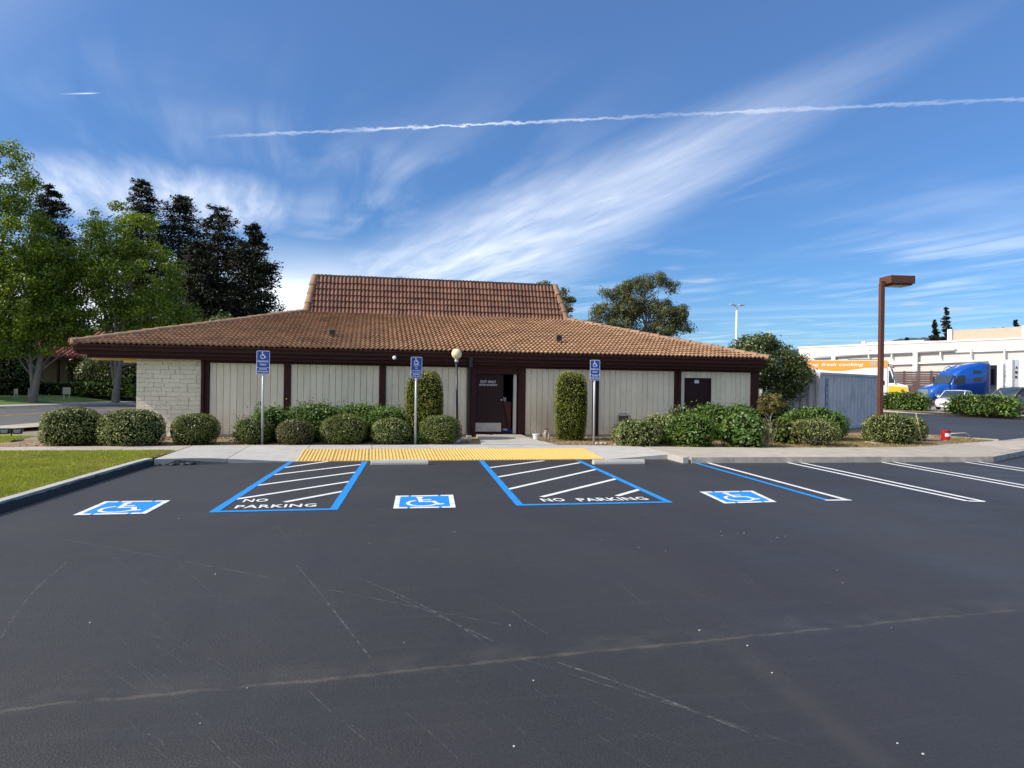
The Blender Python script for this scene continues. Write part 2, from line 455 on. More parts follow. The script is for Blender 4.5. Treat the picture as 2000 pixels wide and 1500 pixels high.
def sprigs(parent, pts, size, leaf, aspect=.4):
    """upright shoots: pts = list of (x, y, z0, z1)"""
    P, D = [], []
    for x, y, z0, z1 in pts:
        lean = RNG.normal(0, .08, 2)
        for i in range(int((z1 - z0) / .010)):
            t = RNG.random(); q = np.array([x + lean[0] * t, y + lean[1] * t, z0 + (z1 - z0) * t])
            d = RNG.normal(size=3); d[2] = abs(d[2]) * .6 + .5
            P.append(q + RNG.normal(size=3) * .035); D.append(d)
    tag(link_mesh('shoots', leaf_mesh('shoots', np.array(P), np.array(D), size * RNG.uniform(.7, 1.2, len(P)), aspect), leaf, parent), kind='stuff')

def limb(mb, p0, p1, r0, r1, bend=.12, n=6, seg=5):
    p0, p1 = Vector(p0), Vector(p1); L = (p1 - p0).length
    off = Vector((random.uniform(-1, 1), random.uniform(-1, 1), random.uniform(-.3, .6))) * L * bend
    pts = [p0.lerp(p1, i / seg) + off * math.sin(math.pi * i / seg) for i in range(seg + 1)]
    mb.tube(pts, [r0 + (r1 - r0) * (i / seg) ** .8 for i in range(seg + 1)], n, False)
    return pts

def broadleaf(name, label, base, height, trunk_r, lobes, nclump, per, leaf, bark, lsize=.2, clump_r=(.5, 1.0), cat='tree', group=None, stems=1, fork=.25, limbs=26, shell=.5, aspect=.6, lean=(0, 0), flat=.75, trunk_top=None):
    """tree: tapered trunk, limbs reaching into the crown, crown of leaf clumps through the lobes' volume (lobes: centre, radii; local)"""
    o = thing(name, label, cat, base, 0.0, group)
    lob = [(np.array(c, float), np.array(r, float)) for c, r in lobes]
    vol = np.array([r.prod() ** .8 for _, r in lob]); vol /= vol.sum()
    cl = []
    while len(cl) < nclump:
        c, r = lob[RNG.choice(len(lob), p=vol)]
        u = unit(RNG.normal(size=(1, 3)))[0]; k = RNG.uniform(shell, 1.0) ** .6
        cl.append(c + u * r * k)
    cl = np.array(cl); P, D, NN = [], [], []
    for q in cl:
        rr = RNG.uniform(*clump_r); m = int(per * RNG.uniform(.6, 1.3))
        u = unit(RNG.normal(size=(m, 3))); k = RNG.random(m) ** .45
        P.append(q + u * (rr * k)[:, None] * np.array([1, 1, flat]))
        D.append(np.cross(u, RNG.normal(size=(m, 3))) + u * .35 + np.array([0, 0, -.25])); NN.append(u + RNG.normal(size=(m, 3)) * .55 + np.array([0, 0, .35]))
    P, D, NN = np.concatenate(P), np.concatenate(D), np.concatenate(NN)
    link_mesh('crown', leaf_mesh('crown', P, D, lsize * RNG.uniform(.6, 1.35, len(P)), aspect, .12, NN), leaf, o)
    tb = MB()
    top = height * (trunk_top or .8)
    axes = []
    for s in range(stems):
        ang = 6.28 * s / max(stems, 1) + random.uniform(-.4, .4)
        spread = (0 if stems == 1 else height * .10)
        tpt = Vector((lean[0] + spread * math.cos(ang), lean[1] + spread * math.sin(ang), top))
        foot = Vector((0, 0, -.3)) if s == 0 else Vector((0, 0, height * fork * .3))
        r0 = trunk_r if s == 0 else trunk_r * .55
        pts = limb(tb, foot, tpt, r0, trunk_r * .12, .03, 10, 9); axes.append(pts)
    tb.tube([(0, 0, -.3), (0, 0, .15), (0, 0, .6)], [trunk_r * 1.25, trunk_r * 1.1, trunk_r], 10, False)
    tb.build('trunk', bark, o, smooth=True, fix=False)
    lb = MB()
    for i in RNG.choice(len(cl), min(limbs, len(cl)), replace=False):
        ax = axes[random.randrange(len(axes))]; q = Vector(cl[i])
        z = max(height * fork, q.z - random.uniform(.12, .35) * height)
        p = min(ax, key=lambda a: abs(a.z - min(z, top * .95)))
        r = trunk_r * .33 * max(.25, 1 - p.z / height)
        pts = limb(lb, p, q, r, .012, .10, 5, 5)
    lb.build('limbs', bark, o, smooth=True, fix=False)
    return o

def conifer(name, label, base, height, width, leaf, bark, whorls=26, cat='tree', group=None, start=.12, per=90, lsize=.25, ragged=.35, tip=.05, droop=.12, round_top=0.0):
    o = thing(name, label, cat, base, random.uniform(0, 6), group)
    tb = MB(); tb.tube([(0, 0, -.2), (0, 0, height * .3), (0, 0, height * .97)], [height * .022, height * .016, .02], 8, False)
    tb.build('trunk', bark, o, smooth=True, fix=False)
    P, D = [], []; lb = MB()
    for i in range(whorls):
        t = start + (1 - start) * (i + random.random() * .6) / whorls
        prof = max(tip, (1 - t) ** (.75 - .35 * round_top)) if t < .985 else tip
        if round_top: prof = max(prof, .0) * (.55 + .45 * math.sin(min(1, (t - start) / .5) * 1.57))
        for j in range(random.randint(4, 6)):
            ang = random.uniform(0, 6.28); L = width / 2 * prof * random.uniform(1 - ragged * 1.4, 1 + ragged * .4)
            z0 = t * height
            dz = -droop * L + random.uniform(-.1, .25) * L
            p0 = np.array([0, 0, z0]); p1 = np.array([L * math.cos(ang), L * math.sin(ang), z0 + dz])
            if L > .8: lb.tube([p0, (p0 + p1) / 2 + np.array([0, 0, .05 * L]), p1], [.05, .035, .012], 4, False)
            m = int(per * max(.25, L / (width / 2)))
            k = RNG.uniform(.18, 1.05, m)
            q = p0 + (p1 - p0) * k[:, None] + RNG.normal(size=(m, 3)) * np.array([.13, .13, .09]) * (L * .9 + .3)
            P.append(q); d = np.tile((p1 - p0) / max(L, .01), (m, 1)) + RNG.normal(size=(m, 3)) * .55; D.append(d)
    P, D = np.concatenate(P), np.concatenate(D)
    link_mesh('crown', leaf_mesh('crown', P, D, lsize * RNG.uniform(.6, 1.4, len(P)), .42), leaf, o)
    if lb.v: lb.build('branches', bark, o, fix=False)
    return o


# ------------------------------------------------------------------ shared materials
M_SHADE_CORE = mat('shade_core', (.012, .015, .006), .95, .4, 20, spec=.05)  # near-black: the shade between leaves is put into this colour
M_DRYTWIG = mat('dry_branch', (.20, .15, .11), .9, .3, 20)
M_MAROON = mat('maroon_painted_wood', (.046, .0135, .0115), .62, .18, 8, .15, 40, spec=.22, stretch=(1, 1, .2), dirt=(.070, .030, .025), dscale=3, damount=.35)
M_MAROON2 = mat('maroon_door_paint', (.026, .0075, .007), .5, .12, 5, spec=.25)
M_BOARD = mat('cream_siding_paint', (.86, .76, .56), .62, .07, 3, .25, 30, stretch=(6, 6, .35), dirt=(.55, .46, .33), dscale=1.1, damount=.3, objrand=.06)
def weather(m, foot=.95, amt=.55, colr=(.40, .29, .17)):
    g = NT(m.node_tree); b = m.node_tree.nodes['Principled BSDF']; geo = g.n('ShaderNodeNewGeometry'); P = geo.outputs['Position']
    src = b.inputs['Base Color'].links[0].from_socket; x, y, z = g.sep(P)
    n1 = g.noise(g.scaled(P, (1.0, 1.0, .5)), 1.6, 5, .65); n2 = g.noise(g.scaled(P, (14, 14, .7)), 1.0, 4, .6)
    k = g.m('MULTIPLY', g.rng(z, foot, .12), g.rng(n1, .38, .68))
    k = g.m('ADD', g.m('MULTIPLY', k, amt), g.m('MULTIPLY', g.rng(n2, .55, .8), .16), clamp=True)
    sp = g.m('MULTIPLY', g.m('MULTIPLY', g.rng(g.m('ABSOLUTE', g.m('SUBTRACT', x, 5.35)), 1.0, .1), g.rng(z, 1.9, .3)), g.rng(n1, .3, .6))
    k = g.m('MAXIMUM', k, g.m('MULTIPLY', sp, .55))
    g.put(b.inputs['Base Color'], g.mix(k, src, (*colr, 1)))
weather(M_BOARD)
M_BRICK = mat('cream_slump_brick', (.85, .77, .58), .75, .08, 9, .5, 28, objrand=.05, dirt=(.45, .37, .26), dscale=2.5, damount=.3)
M_MORTAR = mat('cream_mortar', (.76, .69, .53), .9, .1, 20, .3, 80)
M_CONC = mat('concrete', (.445, .425, .385), .85, .10, 3, .25, 120, dirt=(.36, .34, .30), dscale=1.3, damount=.6, objrand=.05)
M_CONC_OLD = mat('old_concrete', (.42, .37, .30), .88, .13, 4, .3, 90, dirt=(.30, .26, .21), dscale=1.6, damount=.6, objrand=.07)
M_CURB = mat('curb_concrete', (.42, .385, .33), .85, .16, 5, .35, 80, dirt=(.20, .19, .17), dscale=2.2, damount=.6)
M_SEAL = mat('sealer_splash', (.022, .023, .026), .6, .3, 6, .3, 60)
M_STEEL = mat('galvanised_steel', (.50, .51, .53), .5, .1, 15, metal=.35)
M_WHITEP = mat('white_marking_paint', (.80, .80, .78), .55, .06, 14, .15, 150, dirt=(.26, .26, .27), dscale=38, damount=.42)
M_BLUEP = mat('blue_marking_paint', (.012, .27, .74), .5, .12, 10, .15, 150, dirt=(.03, .09, .20), dscale=34, damount=.5)
M_SIGNBLUE = mat('sign_blue', (.012, .05, .30), .38)
M_SIGNWHITE = mat('sign_white', (.78, .80, .82), .4)
M_BLACK = mat('black_plastic', (.012, .012, .013), .4)
M_TIRE = mat('tyre_rubber', (.018, .018, .018), .8)
M_CHROME = mat('chrome', (.75, .76, .78), .15, metal=1.0)
M_DGLASS = glassmat('dark_window_glass')
M_WIND = glassmat('windscreen_glass', (.035, .05, .06), .05)
M_BARK = mat('grey_bark', (.17, .15, .125), .9, .35, 9, .6, 25, stretch=(1, 1, .4))
M_DBARK = mat('dark_bark', (.075, .055, .042), .95, .3, 9, .5, 25)
L_VARIEG = leafmat('variegated_leaf', (.21, .245, .065), (.07, .105, .022), .14, .5, .35, (.38, .39, .16), .28)
L_BOX = leafmat('clipped_green_leaf', (.21, .245, .03), (.065, .10, .014), .16, .42, .5, (.25, .24, .11), .18)
L_BROWNISH = leafmat('bronze_green_leaf', (.18, .18, .036), (.08, .085, .024), .15, .45, .5, (.24, .18, .11), .25)
L_GLOSS = leafmat('glossy_green_leaf', (.15, .25, .03), (.045, .105, .015), .2, .45, .35, (.19, .27, .06), .2)
L_TOPI = leafmat('topiary_leaf', (.30, .31, .026), (.075, .105, .013), .18, .45, .35, (.38, .38, .06), .10)
L_BROAD = leafmat('broad_green_leaf', (.17, .27, .04), (.06, .14, .022), .25, .42, .4, (.26, .36, .13), .2)
L_YEL = leafmat('yellow_green_leaf', (.22, .25, .03), (.06, .10, .018), .25, .4)
L_PLANE = leafmat('spring_tree_leaf', (.31, .42, .033), (.062, .115, .014), .36, .45)
L_REDW = leafmat('dark_conifer_leaf', (.026, .034, .014), (.014, .020, .009), .08, .6, .3, (.07, .05, .035), .1)
L_EUC = leafmat('olive_tree_leaf', (.21, .215, .07), (.08, .092, .034), .2, .5, .4, (.19, .17, .09), .12)
L_SHADE = leafmat('dense_tree_leaf', (.125, .165, .04), (.042, .066, .016), .18, .4, .5, (.20, .22, .08), .14)
L_NAND = leafmat('feathery_leaf', (.24, .26, .06), (.12, .10, .045), .3, .5, .4, (.35, .06, .03), .10)


# ------------------------------------------------------------------ setting: ground, lot, pavements
def asphalt_mat():
    m = bpy.data.materials.new('sealed_asphalt'); m.use_nodes = True
    g = NT(m.node_tree); b = m.node_tree.nodes['Principled BSDF']
    geo = g.n('ShaderNodeNewGeometry'); P = geo.outputs['Position']
    x, y, _ = g.sep(P)
    big = g.noise(g.scaled(P, (.22, .09, 1), (0, 0, R(-28))), 1.0, 5, .6, .6)
    swp = g.noise(g.scaled(P, (.5, 9.0, 1), (0, 0, R(62))), 1.0, 5, .6, .5)      # squeegee sweeps
    swp2 = g.noise(g.scaled(P, (9.0, .4, 1), (0, 0, R(-6))), 1.0, 5, .6, .5)
    grain = g.noise(P, 130, 3, .6)
    c = g.mix(g.rng(big, .3, .7), (.029, .0275, .0275, 1), (.042, .040, .0385, 1))
    c = g.mix(g.m('MULTIPLY', g.rng(swp, .5, .75), .35), c, (.047, .046, .046, 1))
    c = g.mix(g.m('MULTIPLY', g.rng(swp2, .55, .8), .3), c, (.018, .019, .022, 1))
    k = g.m('MULTIPLY', g.rng(grain, .25, .75, .62, 1.42, False), g.rng(g.noise(P, 34, 3, .7), .3, .7, .86, 1.16, False))
    c = g.mix(1.0, c, g.xyz(k, k, k), 'MULTIPLY')
    # the long construction joint, showing tan through the sealer
    nz = g.m('MULTIPLY', g.m('SUBTRACT', g.noise(g.scaled(P, (1, 1, 1)), 2.2, 6, .7), .5), .35)
    def seam(x0, y0, x1, y1, wd, col, amt, c, rag=1.0, patchy=.3):
        L = math.hypot(x1 - x0, y1 - y0); ux, uy = (x1 - x0) / L, (y1 - y0) / L
        dd = g.m('SUBTRACT', g.m('MULTIPLY', g.m('SUBTRACT', y, y0), ux), g.m('MULTIPLY', g.m('SUBTRACT', x, x0), uy))
        aa = g.m('ADD', g.m('MULTIPLY', g.m('SUBTRACT', x, x0), ux), g.m('MULTIPLY', g.m('SUBTRACT', y, y0), uy))
        dd = g.m('ABSOLUTE', g.m('ADD', dd, g.m('MULTIPLY', nz, rag)))
        k_ = g.m('MULTIPLY', g.rng(dd, wd, wd * .1), g.m('MULTIPLY', g.rng(aa, -.3, .5), g.rng(aa, L + .3, L - .5)))
        k_ = g.m('MULTIPLY', k_, g.rng(g.noise(P, 3.1, 5, .7), .5 - patchy * .5, .62))
        return g.mix(g.m('MULTIPLY', k_, amt), c, (*col, 1))
    a, e = gp(-200, 1408), gp(2400, 1150)
    c = seam(a.x, a.y, e.x, e.y, .034, (.14, .12, .09), .5, c, .45, .35)
    c = seam(a.x, a.y + .1, e.x, e.y + .1, .26, (.075, .070, .06), .3, c, 1.0, .2)
    a, e = gp(1415, 1245), gp(1800, 1500)
    c = seam(a.x, a.y, e.x - .2, e.y - .6, .16, (.062, .052, .046), .4, c, .5, .9)
    g.put(b.inputs['Base Color'], c)
    g.put(b.inputs['Roughness'], g.rng(g.noise(P, .8, 4, .6), .3, .7, .50, .68, False))
    b.inputs['Specular IOR Level'].default_value = .42
    bn = g.n('ShaderNodeBump'); bn.inputs['Strength'].default_value = .55; bn.inputs['Distance'].default_value = .012
    h1 = g.m('MULTIPLY', g.noise(P, 75, 3, .6), g.rng(g.noise(P, 1.1, 4, .6), .38, .66, .35, 1.3))
    h2 = g.m('MULTIPLY', g.noise(g.scaled(P, (3, 34, 1), (0, 0, R(74))), 1.0, 4, .6, .4), .55)
    g.put(bn.inputs['Height'], g.m('ADD', h1, h2)); g.put(b.inputs['Normal'], bn.outputs[0])
    return m
M_ASPH = asphalt_mat()
M_ROAD = mat('worn_road_asphalt', (.105, .105, .105), .8, .18, 2, .4, 90, dirt=(.06, .06, .06), dscale=.5, damount=.5)
M_SOIL = mat('dry_soil_mulch', (.26, .175, .10), .95, .4, 5, .9, 35, dirt=(.36, .27, .15), dscale=2.2, damount=.8)
M_FARG = mat('dry_far_ground', (.22, .19, .14), .95, .3, .05)
M_LAWN = mat('lawn_soil', (.23, .25, .05), .9, .35, 4, .8, 60, dirt=(.20, .18, .07), dscale=.7, damount=.7)
M_LAWN2 = mat('far_lawn', (.085, .155, .025), .9, .35, 3, .8, 30, dirt=(.14, .16, .05), dscale=.5, damount=.5)

tag(MB().sheet([(-5000, -5000), (5000, -5000), (5000, 5000), (-5000, 5000)], -.03).build('ground', M_FARG, fix=False), 'dry open ground reaching to the horizon', 'ground', kind='structure')
tag(MB().sheet([(-60, -30), (95, -30), (95, 100), (12.5, 100), (12.5, 16.4), (-60, 16.4)], 0).build('parking_lot', M_ASPH, fix=False), 'freshly sealed black asphalt parking lot', 'parking lot', kind='structure')

WALL_Y = 21.9
# planting bed in front of and beside the building
bed = MB()
bed.sheet([(-9.6, 18.3), (17.0, 17.3), (17.2, 18.0), (20.6, 20.2), (19.8, 22.4), (18.6, 23.6), (23.5, 32.0), (23.5, 40), (-6.6, 40), (-6.6, 22.0), (-8.8, 20.5)], .105)
bed.sheet([(17.2, 18.0), (20.6, 20.2), (20.6, 20.2), (17.2, 18.0)], .1)
bed.v = bed.v[:-4]; bed.f = bed.f[:-1]
tag(bed.build('planting_bed', M_SOIL, fix=False), 'dry soil planting bed along the building', 'planting bed', kind='structure')
# edging on the drive side of the bed
ed = MB(); ep = [(20.9, 20.35), (19.95, 22.5), (18.75, 23.6), (23.7, 32.0)]
for a, b in zip(ep[:-1], ep[1:]):
    n_ = Vector((-(b[1] - a[1]), b[0] - a[0])).normalized() * .07
    ed.add([(a[0] + n_.x, a[1] + n_.y, -.02), (b[0] + n_.x, b[1] + n_.y, -.02), (b[0] - n_.x, b[1] - n_.y, -.02), (a[0] - n_.x, a[1] - n_.y, -.02),
            (a[0] + n_.x, a[1] + n_.y, .12), (b[0] + n_.x, b[1] + n_.y, .12), (b[0] - n_.x, b[1] - n_.y, .12), (a[0] - n_.x, a[1] - n_.y, .12)],
           [(0, 1, 2, 3), (4, 5, 6, 7), (0, 1, 5, 4), (1, 2, 6, 5), (2, 3, 7, 6), (3, 0, 4, 7)])
tag(ed.build('bed_kerb', M_CURB), 'low concrete edging beside the drive', 'kerb', kind='structure')

# pavement: separate concrete slabs, dropped to the asphalt at the yellow ramp
def walk_z(x, y):
    t = min(1, max(0, (x + 3.5) / 1.8)) * min(1, max(0, (7.2 - x) / 1.7))
    return .13 - t * (.12 - .11 * min(1, max(0, (y - 16.0) / 1.9)))
walk = tag(thing('sidewalk', 'pale concrete sidewalk in front of the building', 'sidewalk'), kind='structure')
def slab(poly, m=M_CONC, gap=.008, zf=walk_z, n=4):
    """a slab with its edges subdivided so that it follows the ramp"""
    cx = sum(p[0] for p in poly) / len(poly); cy = sum(p[1] for p in poly) / len(poly)
    a, b, c, d = [Vector((p[0] + gap * (1 if p[0] < cx else -1), p[1] + gap * (1 if p[1] < cy else -1))) for p in poly]
    mb = MB(); rows = []
    for i in range(n + 1):
        l, r = a.lerp(d, i / n), b.lerp(c, i / n)
        rows.append([l.lerp(r, j / n) for j in range(n + 1)])
    vs = [(p.x, p.y, zf(p.x, p.y)) for row in rows for p in row]; k = n + 1
    fs = [(i * k + j, i * k + j + 1, (i + 1) * k + j + 1, (i + 1) * k + j) for i in range(n) for j in range(n)]
    rim = [j for j in range(k)] + [i * k + n for i in range(1, k)] + [n * k + j for j in range(n - 1, -1, -1)] + [i * k for i in range(n - 1, 0, -1)]
    b0 = len(vs); vs += [(vs[i][0], vs[i][1], vs[i][2] - .18) for i in rim]
    fs += [(rim[i], rim[(i + 1) % len(rim)], b0 + (i + 1) % len(rim), b0 + i) for i in range(len(rim))]
    mb.add(vs, fs)
    return mb.build('slab', m, walk)
def back(x):     # rear edge of the pavement
    return float(np.interp(x, [-12, -8, -1.6, 2.8, 6.0, 8.8, 13, 15.2, 22, 34], [18.2, 18.45, 18.85, 18.8, 18.5, 17.7, 17.45, 17.6, 20.5, 27.5]))
xs = [-4.35, -3.0, -1.55, .0, 1.45, 2.9, 4.45, 5.45, 7.12]
for x0, x1 in zip(xs[:-1], xs[1:]):
    yf0 = 15.5 if x0 < -4 else (15.8 if x0 < -2.9 else (15.95 if x0 > 7 else 17.75 if -1.6 <= x0 <= 5.4 else 15.98))
    yf1 = 15.8 if x1 == -3.0 else (17.75 if -1.6 <= x1 <= 5.4 else 15.98)
    if x1 == -1.55: yf1 = 15.98
    if x0 == 5.45: yf0 = 15.98
    if x0 == 4.45: yf1 = 17.75
    slab([(x0, yf0), (x1, yf1), (x1, back(x1)), (x0, back(x0))])
# pavement with raised kerb to the right of the ramp, turning away at the end
xr = [(7.2, 15.28, 7.2), (8.9, 15.24, 8.85), (10.6, 15.16, 10.5), (12.3, 15.1, 12.1), (13.9, 15.02, 13.6), (15.05, 14.98, 15.2), (17.75, 16.62, 18.0), (20.4, 18.2, 20.8), (23.2, 19.9, 23.6), (27, 22.2, 27.4), (31, 24.6, 31.6)]
for (xa, ya, xb), (xc_, yc_, xd) in zip(xr[:-1], xr[1:]):
    slab([(xa, ya), (xc_, yc_), (xd, back(xd)), (xb, back(xb))], M_CONC_OLD, zf=lambda x, y: .13)
kc = MB()
def kerb_run(mb, pts, w=.15, top=.135, m=None):
    for (ax, ay), (bx, by) in zip(pts[:-1], pts[1:]):
        t = Vector((bx - ax, by - ay)).normalized(); n_ = Vector((-t.y, t.x)) * w
        g_ = t * .006
        a0, b0 = (ax + g_.x, ay + g_.y), (bx - g_.x, by - g_.y)
        mb.add([(a0[0], a0[1], -.1), (b0[0], b0[1], -.1), (b0[0] + n_.x, b0[1] + n_.y, -.1), (a0[0] + n_.x, a0[1] + n_.y, -.1),
                (a0[0] + n_.x * .12, a0[1] + n_.y * .12, top), (b0[0] + n_.x * .12, b0[1] + n_.y * .12, top), (b0[0] + n_.x, b0[1] + n_.y, top), (a0[0] + n_.x, a0[1] + n_.y, top)],
               [(0, 1, 2, 3), (4, 5, 6, 7), (0, 1, 5, 4), (1, 2, 6, 5), (2, 3, 7, 6), (3, 0, 4, 7)])
kr = tag(thing('kerb', 'grey concrete kerb in front of the white bay lines', 'kerb'), kind='structure')
kp = [(7.2, 15.1), (8.25, 15.08), (10.0, 15.02), (12.0, 14.95), (13.6, 14.88), (15.06, 14.8), (17.8, 16.42), (20.5, 18.0), (23.3, 19.7), (27.1, 22.0), (31, 24.4)]
for a, b in zip(kp[:-1], kp[1:]):
    mb = MB(); kerb_run(mb, [a, b]); mb.build('kerb_stone', M_CURB, kr)
mb = MB(); kerb_run(mb, [(7.14, 16.0), (7.14, 15.12)], -.14, .135); mb.build('kerb_stone', M_CONC, kr)
# path to the door, two slabs, and the narrow path to the street
for q in ([(2.9, 18.82), (4.95, 18.6), (4.62, 20.4), (3.05, 20.4)], [(3.05, 20.4), (4.62, 20.4), (4.6, 21.86), (3.18, 21.86)]):
    slab(q, M_CONC_OLD if q[0][1] > 20 else M_CONC, zf=lambda x, y: .13 + .05 * max(0, min(1, (y - 18.8) / 2.5)))
px0 = [-14, -12.2, -10.5, -8.8, -7.2, -5.7, -4.37]
for x0, x1 in zip(px0[:-1], px0[1:]):
    slab([(x0, 17.35 - .03 * (x0 + 4.4)), (x1, 17.35 - .03 * (x1 + 4.4)), (x1, back(x1)), (x0, back(x0))], M_CONC_OLD, zf=lambda x, y: .13)

# lawn and its kerb, at the left
lawn_edge = [(-4.9, 2.0), (-4.82, 8.0), (-4.66, 10.9), (-4.56, 13.0), (-4.44, 15.1), (-4.38, 15.6)]
lk = tag(thing('lawn_kerb', 'concrete kerb along the lawn, its face splashed black with sealer', 'kerb'), kind='structure')
for a, b in zip(lawn_edge[:-1], lawn_edge[1:]):
    L = math.hypot(b[0] - a[0], b[1] - a[1]); n_ = max(1, round(L / 2.4))
    for i in range(n_):
        p = (a[0] + (b[0] - a[0]) * i / n_, a[1] + (b[1] - a[1]) * i / n_); q = (a[0] + (b[0] - a[0]) * (i + 1) / n_, a[1] + (b[1] - a[1]) * (i + 1) / n_)
        mb = MB(); kerb_run(mb, [p, q], .16, .14); mb.build('kerb_stone', M_CONC, lk)
fp = MB()
for a, b in zip(lawn_edge[:-1], lawn_edge[1:]):
    L = math.hypot(b[0] - a[0], b[1] - a[1]); n_ = int(L / .12) + 1; pts = []
    for i in range(n_ + 1):
        t = i / n_; x, y = a[0] + (b[0] - a[0]) * t, a[1] + (b[1] - a[1]) * t
        pts.append((x + .006, y, random.uniform(.095, .118)))
    for p, q in zip(pts[:-1], pts[1:]):
        fp.add([(p[0] + .03, p[1], .003), (q[0] + .03, q[1], .003), (q[0] - .008, q[1], q[2]), (p[0] - .008, p[1], p[2])], [(0, 1, 2, 3)])
for (x, y) in ((-4.33, 15.6), (-3.9, 15.68), (-3.35, 15.8)):
    pass
pts = [(-4.38, 15.58), (-3.9, 15.62), (-3.4, 15.72), (-3.0, 15.78)]
for (ax, ay), (bx, by), h0, h1 in zip(pts[:-1], pts[1:], (.11, .095, .05), (.095, .05, .03)):
    fp.add([(ax, ay - .05, .003), (bx, by - .05, .003), (bx, by - .02, h1), (ax, ay - .02, h0)], [(0, 1, 2, 3)])
fp.build('sealer_face', M_SEAL, lk, fix=False)
bv, bf = ball(10, 6)
for (x, y, s_) in ((-3.68, 15.62, .11), (-3.78, 15.55, .07), (-3.98, 15.5, .08), (-4.25, 15.48, .06)):
    ll = MB(); fl = lump(int(x * -999))(unit(bv + 1e-6)); ll.add([(x + v[0] * s_ * (1 + .3 * q), y + v[1] * s_ * .8, .01 + v[2] * s_ * .5 * (1 + .3 * q)) for v, q in zip(bv, fl)], bf)
    ll.build('sealer_lump', M_SEAL, lk, smooth=True)
tag(MB().sheet([(-60, -30), (-5.0, -30), (-5.06, 2.0), (-4.98, 8.0), (-4.82, 10.9), (-4.72, 13.0), (-4.6, 15.1), (-4.5, 15.6), (-4.42, 17.3), (-14, 17.6), (-60, 17.8)], .118).build('lawn', M_LAWN, fix=False), 'short sunny lawn beside the parking lot', 'lawn', kind='structure')
tag(MB().sheet([(-60, 18.6), (-14, 18.25), (-9.4, 18.5), (-9.0, 20.0), (-10.2, 23.2), (-60, 26)], .1).build('lawn_strip', M_LAWN, fix=False), 'grass strip between path and street sidewalk', 'lawn', kind='structure')

def grass(name, label, n, sampler, hgt, mat_, z):
    P = sampler(n); n = len(P); a = RNG.uniform(0, 6.28, n); w = RNG.uniform(.006, .012, n); h = hgt * RNG.uniform(.5, 1.3, n)
    dx, dy = np.cos(a) * w, np.sin(a) * w; lx, ly = RNG.normal(0, .45, n) * h, RNG.normal(0, .45, n) * h
    z0 = np.full(n, z)
    V = np.stack([np.stack([P[:, 0] - dx, P[:, 1] - dy, z0], 1), np.stack([P[:, 0] + dx, P[:, 1] + dy, z0], 1), np.stack([P[:, 0] + lx, P[:, 1] + ly, z0 + h], 1)], 1).reshape(-1, 3)
    o = link_mesh(name, np_mesh(name, V, np.arange(3 * n).reshape(-1, 3)), mat_)
    return tag(o, label, 'grass', kind='stuff')
L_GRASS = leafmat('lawn_grass_blade', (.42, .46, .05), (.22, .29, .035), .35, .5, .3, (.33, .28, .12), .2)
def patchy(m, colr, sc, lo, hi, amt):
    g = NT(m.node_tree); b = m.node_tree.nodes['Principled BSDF']; geo = g.n('ShaderNodeNewGeometry')
    src = b.inputs['Base Color'].links[0].from_socket
    g.put(b.inputs['Base Color'], g.mix(g.m('MULTIPLY', g.rng(g.noise(geo.outputs['Position'], sc, 4, .6), lo, hi), amt), src, (*colr, 1)))
patchy(L_GRASS, (.36, .28, .11), .8, .46, .66, .7); patchy(M_LAWN, (.24, .19, .08), .8, .46, .66, .7); patchy(L_GRASS, (.10, .17, .03), 2.6, .55, .72, .6)
L_DRYG = leafmat('dry_grass_blade', (.42, .32, .16), (.30, .22, .11), .25, .7, .2, (.22, .24, .07), .2)
def lawn_pts(n):
    y = RNG.uniform(9.3, 17.45, n); x1 = np.interp(y, [8, 10.9, 13, 15.1, 15.6, 17.4], [-4.99, -4.83, -4.73, -4.62, -4.52, -4.46])
    x = x1 - np.abs(RNG.uniform(0, 1, n)) * (y * .30 - .2)
    return np.stack([x, y], 1)
grass('lawn_grass', 'short yellow green grass of the front lawn', 150000, lawn_pts, .035, L_GRASS, .118)
grass('strip_grass', 'grass of the narrow strip beyond the path', 14000, lambda n: np.stack([RNG.uniform(-12.6, -9.2, n), RNG.uniform(18.7, 22.0, n)], 1), .05, L_GRASS, .1)
def bed_pts(n):
    x = RNG.uniform(4.9, 20.2, n); y = RNG.uniform(17.6, 22.5, n)
    lo = np.array([back(q) for q in x]) + .03
    k = (y > lo) & ((x > 13) | (y < 21.7)) & ~((x > 17) & (y > 17.9 + (x - 17) * 1.5)) & (RNG.random(n) < np.where(x > 11, 1.0, .35))
    return np.stack([x[k], y[k]], 1)
grass('dry_weeds', 'dry straw coloured weeds in the planting bed', 26000, bed_pts, .055, L_DRYG, .105)
# bark chips and clods on the bed
def chips():
    n = 5200; x = RNG.uniform(-8.6, 20, n); y = RNG.uniform(17.5, 21.8, n)
    lo = np.array([back(q) for q in x]) + .03
    k = (y > lo) & ~((x > 2.7) & (x < 5.0)) & ~((x > 17) & (y > 17.9 + (x - 17) * 1.4)); x, y = x[k], y[k]; n = len(x)
    P = np.stack([x, y, np.full(n, .112)], 1); D = RNG.normal(size=(n, 3)) * np.array([1, 1, .25])
    o = link_mesh('bark_chips', leaf_mesh('bark_chips', P, D, RNG.uniform(.03, .09, n), .55), mat('bark_chip', (.20, .13, .075), .9, .5, 30, objrand=.4))
    tag(o, 'bark chips scattered over the planting bed', 'bark chips', kind='stuff')
chips()

